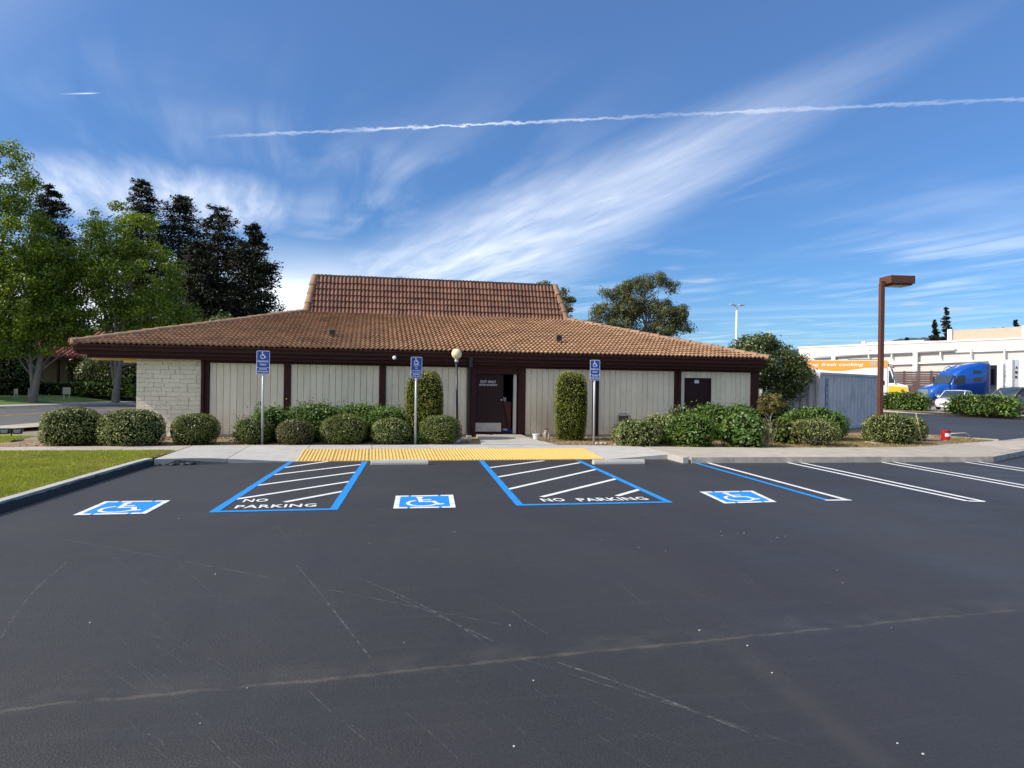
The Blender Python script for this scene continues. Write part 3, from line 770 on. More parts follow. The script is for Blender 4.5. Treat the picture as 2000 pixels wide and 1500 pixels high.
# street beyond the lawn, far pavement and bank
st_near = [(-30, -6), (-17, 18), (-12.6, 27.3), (-11.3, 34), (-10.3, 42), (-9.5, 60), (-9.3, 120)]
st_far = [(-46, 2), (-30, 28), (-20.6, 44.2), (-18.7, 49.5), (-17, 56), (-15.8, 66), (-15, 120)]
rd = MB()
for i in range(len(st_near) - 1):
    rd.sheet([(*st_near[i], -.012), (*st_near[i + 1], -.012), (*st_far[i + 1], -.012), (*st_far[i], -.012)])
tag(rd.build('street', M_ROAD, fix=False), 'grey asphalt street curving behind the building', 'street', kind='structure')
def offset(pl, d):
    out = []
    for i, p in enumerate(pl):
        a = Vector(pl[max(i - 1, 0)]); b = Vector(pl[min(i + 1, len(pl) - 1)]); t = (b - a).normalized()
        out.append((p[0] - t.y * d, p[1] + t.x * d))
    return out
def ribbon(name, pa, pb, za, zb, m, label, cat, kind='structure'):
    mb = MB()
    for i in range(len(pa) - 1): mb.sheet([(*pa[i], za), (*pa[i + 1], za), (*pb[i + 1], zb), (*pb[i], zb)])
    return tag(mb.build(name, m, fix=False), label, cat, kind=kind)
ribbon('street_sidewalk', offset(st_near, -.15), offset(st_near, -1.75), .10, .10, M_CONC_OLD, 'sunlit concrete sidewalk along the street', 'sidewalk')
ribbon('street_kerb', st_near, offset(st_near, -.15), .0, .105, M_CURB, 'kerb on the near side of the street', 'kerb')
ribbon('far_kerb', st_far, offset(st_far, .15), -.01, .11, M_CURB, 'kerb on the far side of the street', 'kerb')
ribbon('far_sidewalk', offset(st_far, .15), offset(st_far, 1.7), .11, .13, M_CONC_OLD, 'shaded sidewalk on the far side of the street', 'sidewalk')
ribbon('grass_bank', offset(st_far, 1.7), offset(st_far, 5.0), .13, .50, M_LAWN2, 'green grass bank under the street trees', 'lawn')
ribbon('upper_lawn', offset(st_far, 5.0), offset(st_far, 60), .50, .55, M_LAWN2, 'level lawn behind the grass bank', 'lawn')
mid = [((a[0] + b[0]) * .5, (a[1] + b[1]) * .5) for a, b in zip(st_near, st_far)]
M_YEL = mat('yellow_line_paint', (.62, .30, .08), .6, .15, 10)
for k, o_ in enumerate((.0, .32)):
    ribbon('centre_line', offset(mid, o_), offset(mid, o_ + .12), -.006, -.006, M_YEL, ('inner' if k else 'outer') + ' yellow centre line of the street', 'road marking', kind='thing')


# ------------------------------------------------------------------ painted markings
def paint(name, label, cat='road marking', loc=(0, 0, 0), group=None): return thing(name, label, cat, loc, 0, group, world=True)
def line(parent, name, a, b, w, m, z=.005):
    a, b = Vector(a[:2]), Vector(b[:2]); t = (b - a).normalized(); n_ = Vector((-t.y, t.x)); L = (b - a).length
    mb = MB(); k = max(2, int(L / .25)); l, r = [], []
    for i in range(k + 1):
        p = a.lerp(b, i / k); l.append(p + n_ * (w / 2 + random.uniform(-.003, .003))); r.append(p - n_ * (w / 2 + random.uniform(-.003, .003)))
    vs = [(p.x, p.y, z) for p in l] + [(p.x, p.y, z) for p in r]
    mb.add(vs, [(i, i + 1, k + 2 + i, k + 1 + i) for i in range(k)])
    return mb.build(name, m, parent, fix=False)
STENCIL = .055
def ground_text(parent, txt, c, w, h, ang=0.0):
    """stencilled letters, with the stencil's bridges left open"""
    v, f = text_geo(txt, w, h, bold=.022, spacing=1.08)
    ca, sa = math.cos(ang), math.sin(ang)
    mb = MB().add([(c[0] + p[0] * ca - p[1] * sa, c[1] + p[0] * sa + p[1] * ca, .0065) for p in v], f)
    return mb.build('lettering', M_WHITEP, parent, fix=False)
def aisle(label, bl, fl, fr, br, hatch, words):
    o = paint('access_aisle_marking', label, loc=((fl[0] + fr[0]) / 2, (fl[1] + fr[1]) / 2, 0), group='blue access aisles')
    w = .115
    line(o, 'side_line', bl, fl, w, M_BLUEP); line(o, 'side_line', br, fr, w, M_BLUEP, .0052)
    line(o, 'front_line', (fl[0] - .05, fl[1]), (fr[0] + .05, fr[1]), w, M_BLUEP, .0056)
    for a, b in hatch: line(o, 'hatch_line', a, b, .095, M_WHITEP, .0044)
    for t in words: ground_text(o, *t)
def G2(px, py): p = gp(px, py); return (p.x, p.y)
aisle('narrow blue bordered no parking aisle with lettering on two rows', G2(569, 902), G2(418, 1000), G2(652, 995), G2(713, 902),
      [(G2(553, 914), G2(640, 901.5)), (G2(531, 928), G2(709, 907)), (G2(498, 949), G2(699, 922)), (G2(457, 976), G2(688, 940)), (G2(556, 981), G2(675, 959))],
      [('NO', (G2(500, 978)), .34, .27, .03), ('PARKING', (G2(540, 989)), 1.08, .26, .03)])
aisle('wide blue bordered no parking aisle with lettering on one row', G2(940, 900), G2(1015, 987), G2(1306, 981), G2(1130, 900),
      [(G2(954, 914), G2(1062, 900)), (G2(972, 932), G2(1132, 904)), (G2(992, 956), G2(1164, 917)), (G2(1058, 971), G2(1205, 935)), (G2(1205, 969), G2(1250, 956))],
      [('NO', (G2(1080, 977)), .36, .29, .03), ('PARKING', (G2(1196, 975.5)), 1.12, .29, .03)])

def isa(mb, s, z, wide=True):
    """the wheelchair symbol about the origin, s tall"""
    q = lambda *p: [(a * s, b * s) for a, b in p]
    mb.disc((-.10 * s, .405 * s), .075 * s, z)
    mb.stroke(q((-.105, .32), (-.07, -.02), (.17, -.02), (.27, -.30), (.37, -.265)), .085 * s, z + .0003)
    mb.stroke(q((-.09, .15), (.13, .15)), .065 * s, z + .0006)
    arc = [(-.04 + .285 * math.cos(R(a)), -.17 + .285 * math.sin(R(a))) for a in range(118, 349, 14)]
    mb.stroke(q(*arc), .07 * s, z + .0009)
    return mb
def emblem(label, bl, br, fr, fl):
    c = Vector(((bl[0] + br[0] + fr[0] + fl[0]) / 4, (bl[1] + br[1] + fr[1] + fl[1]) / 4, 0))
    o = paint('wheelchair_emblem', label, loc=tuple(c), group='wheelchair emblems on the bays')
    def uv(u, v):
        a = Vector(fl).lerp(Vector(fr), u); b = Vector(bl).lerp(Vector(br), u); return a.lerp(b, v)
    def sh(name, quads, m, z):
        mb = MB()
        for (u0, v0, u1, v1) in quads: mb.sheet([(*uv(u0, v0), z), (*uv(u1, v0), z), (*uv(u1, v1), z), (*uv(u0, v1), z)])
        return mb.build(name, m, o, fix=False)
    sh('blue_field', [(.0, .0, 1, 1)], M_BLUEP, .0045)
    b_ = .085
    gx, gy = (.245, .755), (.28, .74); gw = .022
    sh('white_border', [(0, 0, gx[0] - gw, b_), (gx[0] + gw, 0, gx[1] - gw, b_), (gx[1] + gw, 0, 1, b_),
                        (0, 1 - b_, gx[0] - gw, 1), (gx[0] + gw, 1 - b_, gx[1] - gw, 1), (gx[1] + gw, 1 - b_, 1, 1),
                        (0, b_, b_, gy[0] - .008), (0, gy[0] + .008, b_, gy[1] - .008), (0, gy[1] + .008, b_, 1 - b_),
                        (1 - b_, b_, 1, gy[0] - .008), (1 - b_, gy[0] + .008, 1, gy[1] - .008), (1 - b_, gy[1] + .008, 1, 1 - b_)], M_WHITEP, .0062)
    mb = isa(MB(), .86, 0)
    mb.v = [(*uv(.5 + p[0] * 1.0, .5 + p[1] * .92), .0066 + p[2]) for p in mb.v]
    mb.build('symbol', M_WHITEP, o, fix=False)
emblem('blue wheelchair emblem on the asphalt beside the lawn kerb', G2(205, 980), G2(333, 978), G2(285, 1004), G2(142, 1007))
emblem('blue wheelchair emblem on the asphalt between the two blue aisles', G2(773, 969), G2(885, 967), G2(890, 992), G2(768, 994))
emblem('blue wheelchair emblem on the asphalt nearest the white bay lines', G2(1366, 961), G2(1470, 959), G2(1517, 981), G2(1415, 984))
o = paint('bay_line', 'blue bay line paired with a white line', loc=(*G2(1480, 940), 0))
line(o, 'blue_line', G2(1353, 903), G2(1618, 978), .10, M_BLUEP)
line(o, 'white_line', G2(1378, 903), G2(1655, 977), .095, M_WHITEP)
line(o, 'end_line', G2(1612, 977.5), G2(1662, 977), .09, M_WHITEP, .0056)
for lab, p in (('first double white bay line, beside the blue one', ((1540, 904), (1890, 979), (1565, 904), (1922, 980))),
               ('second double white bay line, crossing the frame edge', ((1722, 903), (2075, 967), (1747, 903), (2105, 967))),
               ('farthest double white bay line, by the pavement corner', ((1886, 903), (2240, 957), (1911, 902.5), (2270, 957)))):
    o = paint('bay_line', lab, loc=(*G2(*p[0]), 0), group='double white bay lines')
    line(o, 'white_line', G2(*p[0]), G2(*p[1]), .095, M_WHITEP); line(o, 'white_line', G2(*p[2]), G2(*p[3]), .095, M_WHITEP)
    line(o, 'end_line', G2(*p[1]), G2(*p[3]), .09, M_WHITEP, .0056)
# chalk snap lines, scuffs and scratches
def scuffs():
    m = bpy.data.materials.new('chalk_scuff'); m.use_nodes = True; g = NT(m.node_tree); b = m.node_tree.nodes['Principled BSDF']
    geo = g.n('ShaderNodeNewGeometry'); b.inputs['Base Color'].default_value = (.30, .30, .29, 1); b.inputs['Roughness'].default_value = .9
    k = g.m('MULTIPLY', g.rng(g.noise(geo.outputs['Position'], 9, 6, .75), .40, .70), g.m('ADD', .09, g.m('MULTIPLY', geo.outputs['Random Per Island'], .42)))
    g.put(b.inputs['Alpha'], k)
    mb = MB()
    def s_(a, b_, w, bend=.0):
        a, b_ = Vector(G2(*a)), Vector(G2(*b_)); t = (b_ - a); n_ = Vector((-t.y, t.x)).normalized()
        mb.stroke([a.lerp(b_, i / 6) + n_ * bend * .6 * math.sin(math.pi * i / 6) for i in range(7)], w * .65, .0034)
    for q in (((90, 1048), (1000, 1225), .02, .08), ((575, 1100), (722, 1284), .014, .02), ((640, 1180), (724, 1286), .016), ((860, 1305), (1100, 1500), .012, .03), ((1010, 1285), (1270, 1366), .02),
              ((1120, 1378), (1330, 1460), .010), ((1090, 1295), (1480, 1440), .03, .05), ((1290, 1370), (1600, 1470), .03), ((0, 1250), (130, 1100), .03, .1), ((420, 1030), (520, 1098), .014), ((760, 1160), (980, 1260), .022),
              ((540, 1028), (570, 1062), .010), ((700, 1130), (940, 1250), .02, .1)): s_(*q)
    for q in (((345, 1006), (480, 1003), .012), ((150, 1008), (60, 1010), .010), ((890, 993), (1010, 989), .012), ((650, 997), (768, 994), .010), ((660, 984), (768, 980), .010), ((890, 978), (1010, 974), .010), ((1320, 983), (1415, 984), .012),
              ((1517, 981), (1620, 978), .012), ((1663, 978), (1880, 976), .012), ((1925, 981), (1960, 986), .02), ((1960, 984), (2000, 985), .014), ((390, 1022), (490, 1003), .02), ((393, 1015), (412, 1002), .02)): s_(*q)
    for i in range(70):
        x, y = random.uniform(150, 1500), random.uniform(1050, 1450); L = random.uniform(20, 150); k = random.uniform(.45, .95)
        s_((x, y), (x + L, y + L * k), random.uniform(.003, .008), random.uniform(-.03, .03))
    for i in range(210):
        x, y = random.uniform(330, 1700), random.uniform(985, 1060) + random.expovariate(1 / 12)
        L = random.uniform(4, 40); s_((x, y), (x + L, y + random.uniform(-5, 3)), random.uniform(.004, .014), random.uniform(-.03, .03))
    for i in range(60):
        x, y = random.uniform(380, 1300), random.uniform(910, 985); L = random.uniform(5, 30)
        s_((x, y), (x + L, y - L * .15), random.uniform(.004, .012))
    tag(mb.build('chalk_scuffs', m, fix=False), 'chalk lines and scuffs on the black asphalt', 'scuffs', kind='stuff')
    cr = MB()
    spots = [(1248, 1070), (1175, 1056), (1300, 1077), (1407, 1038), (1417, 1018), (1410, 1047), (1440, 1043), (1453, 1042), (1506, 1058), (1518, 1050), (1533, 1048), (1635, 1114), (1646, 1139), (1741, 1227), (1460, 1262), (1508, 1315), (1753, 1453), (1042, 1330), (1004, 1459),
             (483, 1345), (789, 1256), (888, 1039), (722, 1062), (996, 1222), (1803, 1474), (421, 1122), (176, 1217), (391, 1414), (585, 1037), (350, 1013), (1366, 1232), (1230, 1040), (1290, 930), (1294, 932), (690, 917), (778, 953)]
    for px, py in spots:
        p = gp(px, py); s0 = random.uniform(.0035, .0085); v, f = ball(6, 4)
        cr.add([(p.x + q[0] * s0, p.y + q[1] * s0, .003 + abs(q[2]) * s0 * .7) for q in v], f)
    tag(cr.build('white_grit', mat('white_grit', (.75, .74, .70), .8), fix=False), 'specks of white grit on the asphalt', 'grit', kind='stuff')
scuffs()

# yellow ribbed ramp panels
def tactile():
    o = thing('tactile_paving', 'yellow ramp panels with rows of raised domes', 'tactile paving', (1.9, 16.9, 0), 0, None, True)
    m = mat('yellow_tactile', (.69, .455, .135), .6, .08, 5, .1, 100, dirt=(.52, .33, .12), dscale=2.5, damount=.45, objrand=.05)
    y0, y1 = 16.02, 17.72; n = 9; xa, xb = -1.62, 5.42
    zt = lambda y: walk_z(1.5, y) + .004
    for i in range(n):
        x0, x1 = xa + (xb - xa) * i / n + .004, xa + (xb - xa) * (i + 1) / n - .004
        sk = lambda x, y: x + (y - y0) * (.14 if x < 0 else .1)
        mb = MB(); mb.add([(x0, y0, zt(y0)), (x1, y0, zt(y0)), (x1, y1, zt(y1)), (x0, y1, zt(y1)), (x0, y0, zt(y0) - .06), (x1, y0, zt(y0) - .06), (x1, y1, zt(y1) - .06), (x0, y1, zt(y1) - .06)],
                          [(0, 1, 2, 3), (0, 4, 5, 1), (1, 5, 6, 2), (2, 6, 7, 3), (3, 7, 4, 0)])
        mb.build('panel', m, o)
    V, F = [], []; k = 8
    cols, rows = 90, 44
    for i in range(cols):
        for j in range(rows):
            x = xa + .04 + (xb - xa - .08) * i / (cols - 1); y = y0 + .035 + (y1 - y0 - .07) * j / (rows - 1); z = zt(y); b = len(V)
            for r_, h_ in ((.0235, 0), (.019, .010), (.011, .0125)):
                for q in range(k): V.append((x + r_ * math.cos(6.283 * q / k), y + r_ * 1.15 * math.sin(6.283 * q / k), z + h_))
            for l in range(2):
                for q in range(k): F.append((b + l * k + q, b + l * k + (q + 1) % k, b + (l + 1) * k + (q + 1) % k, b + (l + 1) * k + q))
            F.append(tuple(b + 2 * k + q for q in range(k)))
    me = bpy.data.meshes.new('domes'); me.from_pydata(V, [], F)
    tag(link_mesh('domes', me, m, o), kind='stuff')
tactile()
def wheel_stop(label, x0, x1, y):
    o = thing('wheel_stop', label, 'wheel stop', ((x0 + x1) / 2, y, 0), R(random.uniform(-1, 1)), 'concrete wheel stops'); L = x1 - x0
    mb = MB().prism([(-.085, .0), (-.08, .05), (-.05, .105), (.05, .105), (.08, .05), (.085, .0)], -L / 2, L / 2, 'x')
    bevel(mb.build('stop_block', M_CONC, o), .012)
    for s in (-1, 1):
        MB().lathe([(.012, .1), (.012, .107)], 8, (s * L * .32, 0, 0)).build('pin', M_STEEL, o)
wheel_stop('concrete wheel stop in the bay between the blue aisles', -.02, 1.2, 15.32)
wheel_stop('concrete wheel stop in the bay past the wide blue aisle', 4.82, 6.02, 15.05)

# ------------------------------------------------------------------ the building
B = thing('restaurant_building', 'low cream and maroon building with a brown tiled double pitched roof', 'building', (3.0, 24.0, .12), 0, None, True)
M_TILE = mat('roof_tile', (.335, .192, .103), .82, .22, 1.3, .35, 60, dirt=(.20, .11, .062), dscale=.8, damount=.5, objrand=.18)
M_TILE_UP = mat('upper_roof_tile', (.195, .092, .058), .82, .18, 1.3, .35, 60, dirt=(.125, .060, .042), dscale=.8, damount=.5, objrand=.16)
M_TILE_CAP = mat('ridge_tile', (.33, .195, .115), .85, .2, 3, .35, 60, dirt=(.24, .19, .10), dscale=3, damount=.5, objrand=.16)
M_DECK = mat('roof_underlay', (.05, .03, .022), .9)
M_SOFFIT = mat('cream_soffit', (.62, .48, .24), .7, .06, 5)
M_DARKIN = mat('dark_interior', (.02, .018, .017), .9)
ZF, ZP = .15, 2.26           # wall foot, top of the panels
XL, XR, YB = -6.63, 12.82, 37.9
EL, ER, EF, EB, EZ = -8.12, 12.86, 21.42, 38.5, 2.69     # eaves
# backing walls (openings left for the entrance)
wl = MB()
wl.box(XL + .13, 3.05, WALL_Y + .05, WALL_Y + .2, .05, 2.6)
wl.box(4.6, XR, WALL_Y + .05, WALL_Y + .2, .05, 2.6)
wl.box(3.05, 4.6, WALL_Y + .05, WALL_Y + .2, 2.10, 2.6)
wl.box(XR - .2, XR, WALL_Y + .2, YB, .05, 2.6)
wl.box(XL + .2, XR - .2, YB - .2, YB, .05, 2.6)
wl.build('wall', M_BOARD, B)
bw = MB().box(XL, XL + .2, WALL_Y + .2, YB, .05, 2.6).build('side_wall', M_BRICK, B)
# brick pier at the left end, each brick separate
mw = MB().box(XL + .01, -4.93, WALL_Y + .012, WALL_Y + .16, .05, 2.5).build('brick_wall', M_MORTAR, B)
brick_vars = []
for k in range(3):
    bm = MB().box(-.5, .5, 0, .05, 0, .1245, ch=.006)
    r_ = random.Random(k)
    bm.v = [(x, y + (r_.uniform(-.005, .005) if y < .02 else 0), z + r_.uniform(-.004, .004)) for x, y, z in bm.v]
    me = bm.mesh('brick'); me.materials.append(M_BRICK); brick_vars.append(me)
hc, z = .1285, .115; course = 0
while z < 2.42:
    x = XL; first = True
    while x < -4.92:
        L = random.choice((.40, .40, .30, .46)) if not first else (.40 if course % 2 else .22) + random.uniform(-.02, .05); first = False
        x1 = min(x + L, -4.90)
        if -4.90 - x1 < .10: x1 = -4.90
        o = bpy.data.objects.new('brick', random.choice(brick_vars)); COL.objects.link(o); o.parent = mw
        o.location = ((x + x1) / 2, WALL_Y - .010 + random.uniform(-.008, .007), z + random.uniform(-.002, .002))
        o.scale = (x1 - x - .006, 1, 1); o.rotation_euler = (R(random.uniform(-1.2, 1.2)), R(random.uniform(-.25, .25)), R(random.uniform(-.6, .6)))
        x = x1
        if x >= -4.901: break
    z += hc; course += 1
# vertical board panels
panels = [(-4.66, -2.59), (-2.39, .19), (.39, 2.87), (4.75, 6.97), (7.18, 9.78), (10.02, 12.54)]
D2 = (10.15, 11.09, .12, 2.05)
def board(x0, x1, z0, z1):
    mb = MB().box(x0 + .0045, x1 - .0045, WALL_Y - .006 + random.uniform(-.002, .002), WALL_Y + .03, z0, z1, ch=.004)
    return mb.build('board', M_BOARD, B)
for (x0, x1) in panels:
    n_ = round((x1 - x0) / .184)
    for i in range(n_):
        a, b = x0 + (x1 - x0) * i / n_, x0 + (x1 - x0) * (i + 1) / n_
        if b > D2[0] and a < D2[1] and x0 > 10:
            if a < D2[0] - .02: board(a, D2[0], ZF + .02, ZP)
            if b > D2[1] + .02: board(D2[1], b, ZF + .02, ZP)
            board(max(a, D2[0]), min(b, D2[1]), D2[3] + .004, ZP)
        else: board(a, b, ZF + .02, ZP)
    MB().box(x0, x1, WALL_Y - .002, WALL_Y + .045, .04, ZF + .015).build('sill_plate', M_CONC_OLD, B)
# dark posts
posts = [(-4.89, -4.67), (-2.58, -2.40), (.20, .38), (6.98, 7.17), (9.79, 10.01), (12.55, 12.82), (2.99, 3.16), (4.52, 4.74)]
for (x0, x1) in posts:
    bevel(MB().box(x0, x1, WALL_Y - .055, WALL_Y + .10, .08, 2.33).build('post', M_MAROON, B), .006, 1)
# stepped fascia, front; plain returns at the sides
for nm, y0, z0, z1, xa, xb in (('fascia_board', EF - .02, 2.535, 2.705, EL, ER), ('fascia_board', EF + .07, 2.42, 2.534, EL + .12, ER - .05), ('fascia_board', EF + .17, 2.335, 2.419, EL + .30, ER - .10), ('frieze_board', WALL_Y - .075, 2.265, 2.36, -4.9, XR)):
    bevel(MB().box(xa, xb, y0, y0 + (.12 if nm == 'fascia_board' else .1), z0, z1).build(nm, M_MAROON, B), .007, 1)
bevel(MB().box(EL - .03, ER + .03, EF - .075, EF - .022, 2.655, 2.715).build('gutter', M_MAROON, B), .012, 2)
for xa, xb in ((EL, EL + .1), (ER - .1, ER)):
    MB().box(xa, xb, EF + .105, EB, 2.44, 2.70).build('side_fascia', M_MAROON, B)
MB().box(EL, ER, EB - .1, EB, 2.44, 2.70).build('rear_fascia', M_MAROON, B)
# soffit and beam of the deep overhang at the left
MB().box(EL + .1, XL - .01, EF + .30, EB - .2, 2.40, 2.425).build('soffit', M_SOFFIT, B)
for yb in (22.4, 25.0, 28.0, 31.0): MB().box(EL + .15, XL - .02, yb, yb + .09, 2.29, 2.398).build('soffit_beam', M_SOFFIT, B)
MB().box(XL, ER - .15, EF + .30, WALL_Y + .04, 2.43, 2.45).build('front_soffit', M_MAROON, B)
# entrance
MB().box(3.16, 4.52, WALL_Y - .02, WALL_Y + .16, 2.07, 2.27).build('door_header', M_MAROON, B)
room = MB()
room.sheet([(3.0, 22.1, .17), (4.7, 22.1, .17), (4.7, 25, .17), (3.0, 25, .17)])
room.box(2.98, 3.02, 22.1, 25, .1, 2.6); room.box(4.68, 4.72, 22.1, 25, .1, 2.6); room.box(3.0, 4.7, 24.98, 25.02, .1, 2.6); room.box(3.0, 4.7, 22.12, 25, 2.58, 2.62)
room.build('entry_passage', M_DARKIN, B)
dr = bevel(MB().box(3.17, 4.06, WALL_Y + .105, WALL_Y + .15, .19, 2.065).build('door', M_MAROON2, B), .004, 1)
dr['label'] = 'maroon exit door with white lettering and metal kick plate'
M_KICK = mat('worn_kick_plate', (.50, .45, .38), .45, .12, 6, .1, 40, metal=.35, dirt=(.33, .29, .23), dscale=4, damount=.6)
MB().box(3.175, 4.0, WALL_Y + .100, WALL_Y + .104, .255, .53).build('kick_plate', M_KICK, dr)
MB().tube([(4.0, WALL_Y + .104, 1.26), (4.0, WALL_Y + .085, 1.26)], .022, 12).build('lock_cylinder', M_CHROME, dr)
M_LETT = mat('white_vinyl_lettering', (.72, .72, .68), .5)
for txt, x, zz, w, h_ in (('EXIT ONLY', 3.575, 1.825, .50, .085), ('ENTER IN FRONT', 3.575, 1.725, .58, .058)):
    v, f = text_geo(txt, w, h_, bold=.012)
    MB().add([(x + p[0], WALL_Y + .1035, zz + p[1]) for p in v], f).build('lettering', M_LETT, dr, fix=False)
MB().box(4.385, 4.475, WALL_Y + .06, WALL_Y + .17, .19, 2.07).build('door_jamb', mat('cream_jamb', (.60, .58, .50), .6), B)
MB().box(3.16, 4.52, WALL_Y + .02, WALL_Y + .24, .13, .175).build('threshold', M_CONC_OLD, B)
# second door
fr = MB(); x0, x1, z0, z1 = D2
fr.box(x0, x0 + .055, WALL_Y - .03, WALL_Y + .05, z0, z1); fr.box(x1 - .055, x1, WALL_Y - .03, WALL_Y + .05, z0, z1); fr.box(x0 + .055, x1 - .055, WALL_Y - .03, WALL_Y + .05, z1 - .06, z1)
fr.build('door_frame', M_MAROON2, B)
dd = bevel(MB().box(x0 + .058, x1 - .058, WALL_Y + .0, WALL_Y + .045, z0, z1 - .063).build('door', M_MAROON2, B), .004, 1)
dd['label'] = 'maroon service door with a small white notice'
MB().box(10.50, 10.66, WALL_Y - .004, WALL_Y - .001, 1.88, 2.0).build('notice', mat('paper_notice', (.72, .70, .74), .7), dd)
MB().box(10.955, 11.015, WALL_Y - .012, WALL_Y - .001, 1.215, 1.275).build('lock_plate', M_STEEL, dd)
MB().tube([(10.985, WALL_Y - .001, 1.10), (10.985, WALL_Y - .05, 1.10)], .02, 10).build('knob', M_BLACK, dd)
# louvred vent low on the last panel
lv = MB().box(11.38, 12.02, WALL_Y - .012, WALL_Y - .008, .62, 1.0).build('vent', M_BLACK, B)
for k in range(4): MB().box(11.39, 12.01, WALL_Y - .03, WALL_Y - .013, .64 + k * .095, .70 + k * .095, M=None).build('louvre', M_BOARD, lv)
# downspouts
for x, w, zt, zb in ((-4.83, .07, 2.5, .15), (2.93, .085, 2.52, .22), (9.93, .06, 2.5, .2)):
    m_ = M_BLACK if x == 2.93 else M_MAROON
    MB().box(x - w / 2, x + w / 2, WALL_Y - .135, WALL_Y - .06, zb, 2.31, ch=.006).box(x - w / 2, x + w / 2, EF + .30 if x != 2.93 else EF - .07, WALL_Y - .09, 2.30, 2.335).build('downspout', m_, B)
    if x == 2.93: MB().box(x - w / 2, x + w / 2, EF - .10, EF - .024, 2.26, 2.56, ch=.006).build('downspout_head', m_, B)
# lamp on the fascia
fl = MB().lathe([(.03, -.05), (.05, -.03), (.06, .03), (.045, .05)], 12, (0, 0, 0)).xf(Matrix.Translation((.62, EF - .11, 2.49)) @ Matrix.Rotation(R(75), 4, 'X')).build('flood_lamp', mat('lamp_white', (.8, .8, .8), .3), B, smooth=True)
MB().tube([(.68, EF - .02, 2.52), (.66, EF - .10, 2.56), (.64, EF - .11, 2.50)], .015, 6).build('lamp_bracket', M_BLACK, B)
# scuffed grey patch and weathering on the board by the topiary comes from the siding paint itself

# roof
roof = MB()
BY0, BY1, BX0, BX1, BZ = 26.9, 33.0, -2.43, 7.45, 4.27       # foot of the steep upper roof
RY0, RY1, RX0, RX1, RZ = 27.55, 32.35, -2.19, 7.12, 5.70     # its top
def rp(z): return [(EL, EF, EZ), (ER, EF, EZ), (ER, EB, EZ), (EL, EB, EZ)]
a = rp(0); b = [(BX0, BY0, BZ), (BX1, BY0, BZ), (BX1, BY1, BZ), (BX0, BY1, BZ)]; c = [(RX0, RY0, RZ), (RX1, RY0, RZ), (RX1, RY1, RZ), (RX0, RY1, RZ)]
a = [(x, y, z - .02) for x, y, z in a]
roof.add(a + b + c, [(0, 1, 5, 4), (1, 2, 6, 5), (2, 3, 7, 6), (3, 0, 4, 7), (4, 5, 9, 8), (5, 6, 10, 9), (6, 7, 11, 10), (7, 4, 8, 11), (8, 9, 10, 11), (3, 2, 1, 0)])
ROOF = roof.build('roof', M_DECK, B)
TW, TL, TE = .29, .375, .30
def tile_geo():
    n_ = 12; front, back_, low = [], [], []
    for i in range(n_ + 1):
        u = i / n_; ph = (u * 2) % 1.0
        zz = .048 * (.5 - .5 * math.cos(2 * math.pi * u * 2)) ** .8
        front.append((u * TW, -.02, zz + .066)); low.append((u * TW, -.010, zz * .9 + .018)); back_.append((u * TW, TL - .02, zz + .006))
    k = n_ + 1; vs = low + front + back_ + front
    fs = [(i, i + 1, 3 * k + i + 1, 3 * k + i) for i in range(n_)] + [(k + i, k + i + 1, 2 * k + i + 1, 2 * k + i) for i in range(n_)]
    return np.array(vs), fs
TV, TF = tile_geo()
tile_me = bpy.data.meshes.new('tile'); tile_me.from_pydata([tuple(p) for p in TV], [], TF); tile_me.materials.append(M_TILE)
tile_me.polygons.foreach_set('use_smooth', [True] * len(TF))
tile_up = tile_me.copy(); tile_up.name = 'tile'; tile_up.materials.clear(); tile_up.materials.append(M_TILE_UP)
mass_v, mass_f = [], []
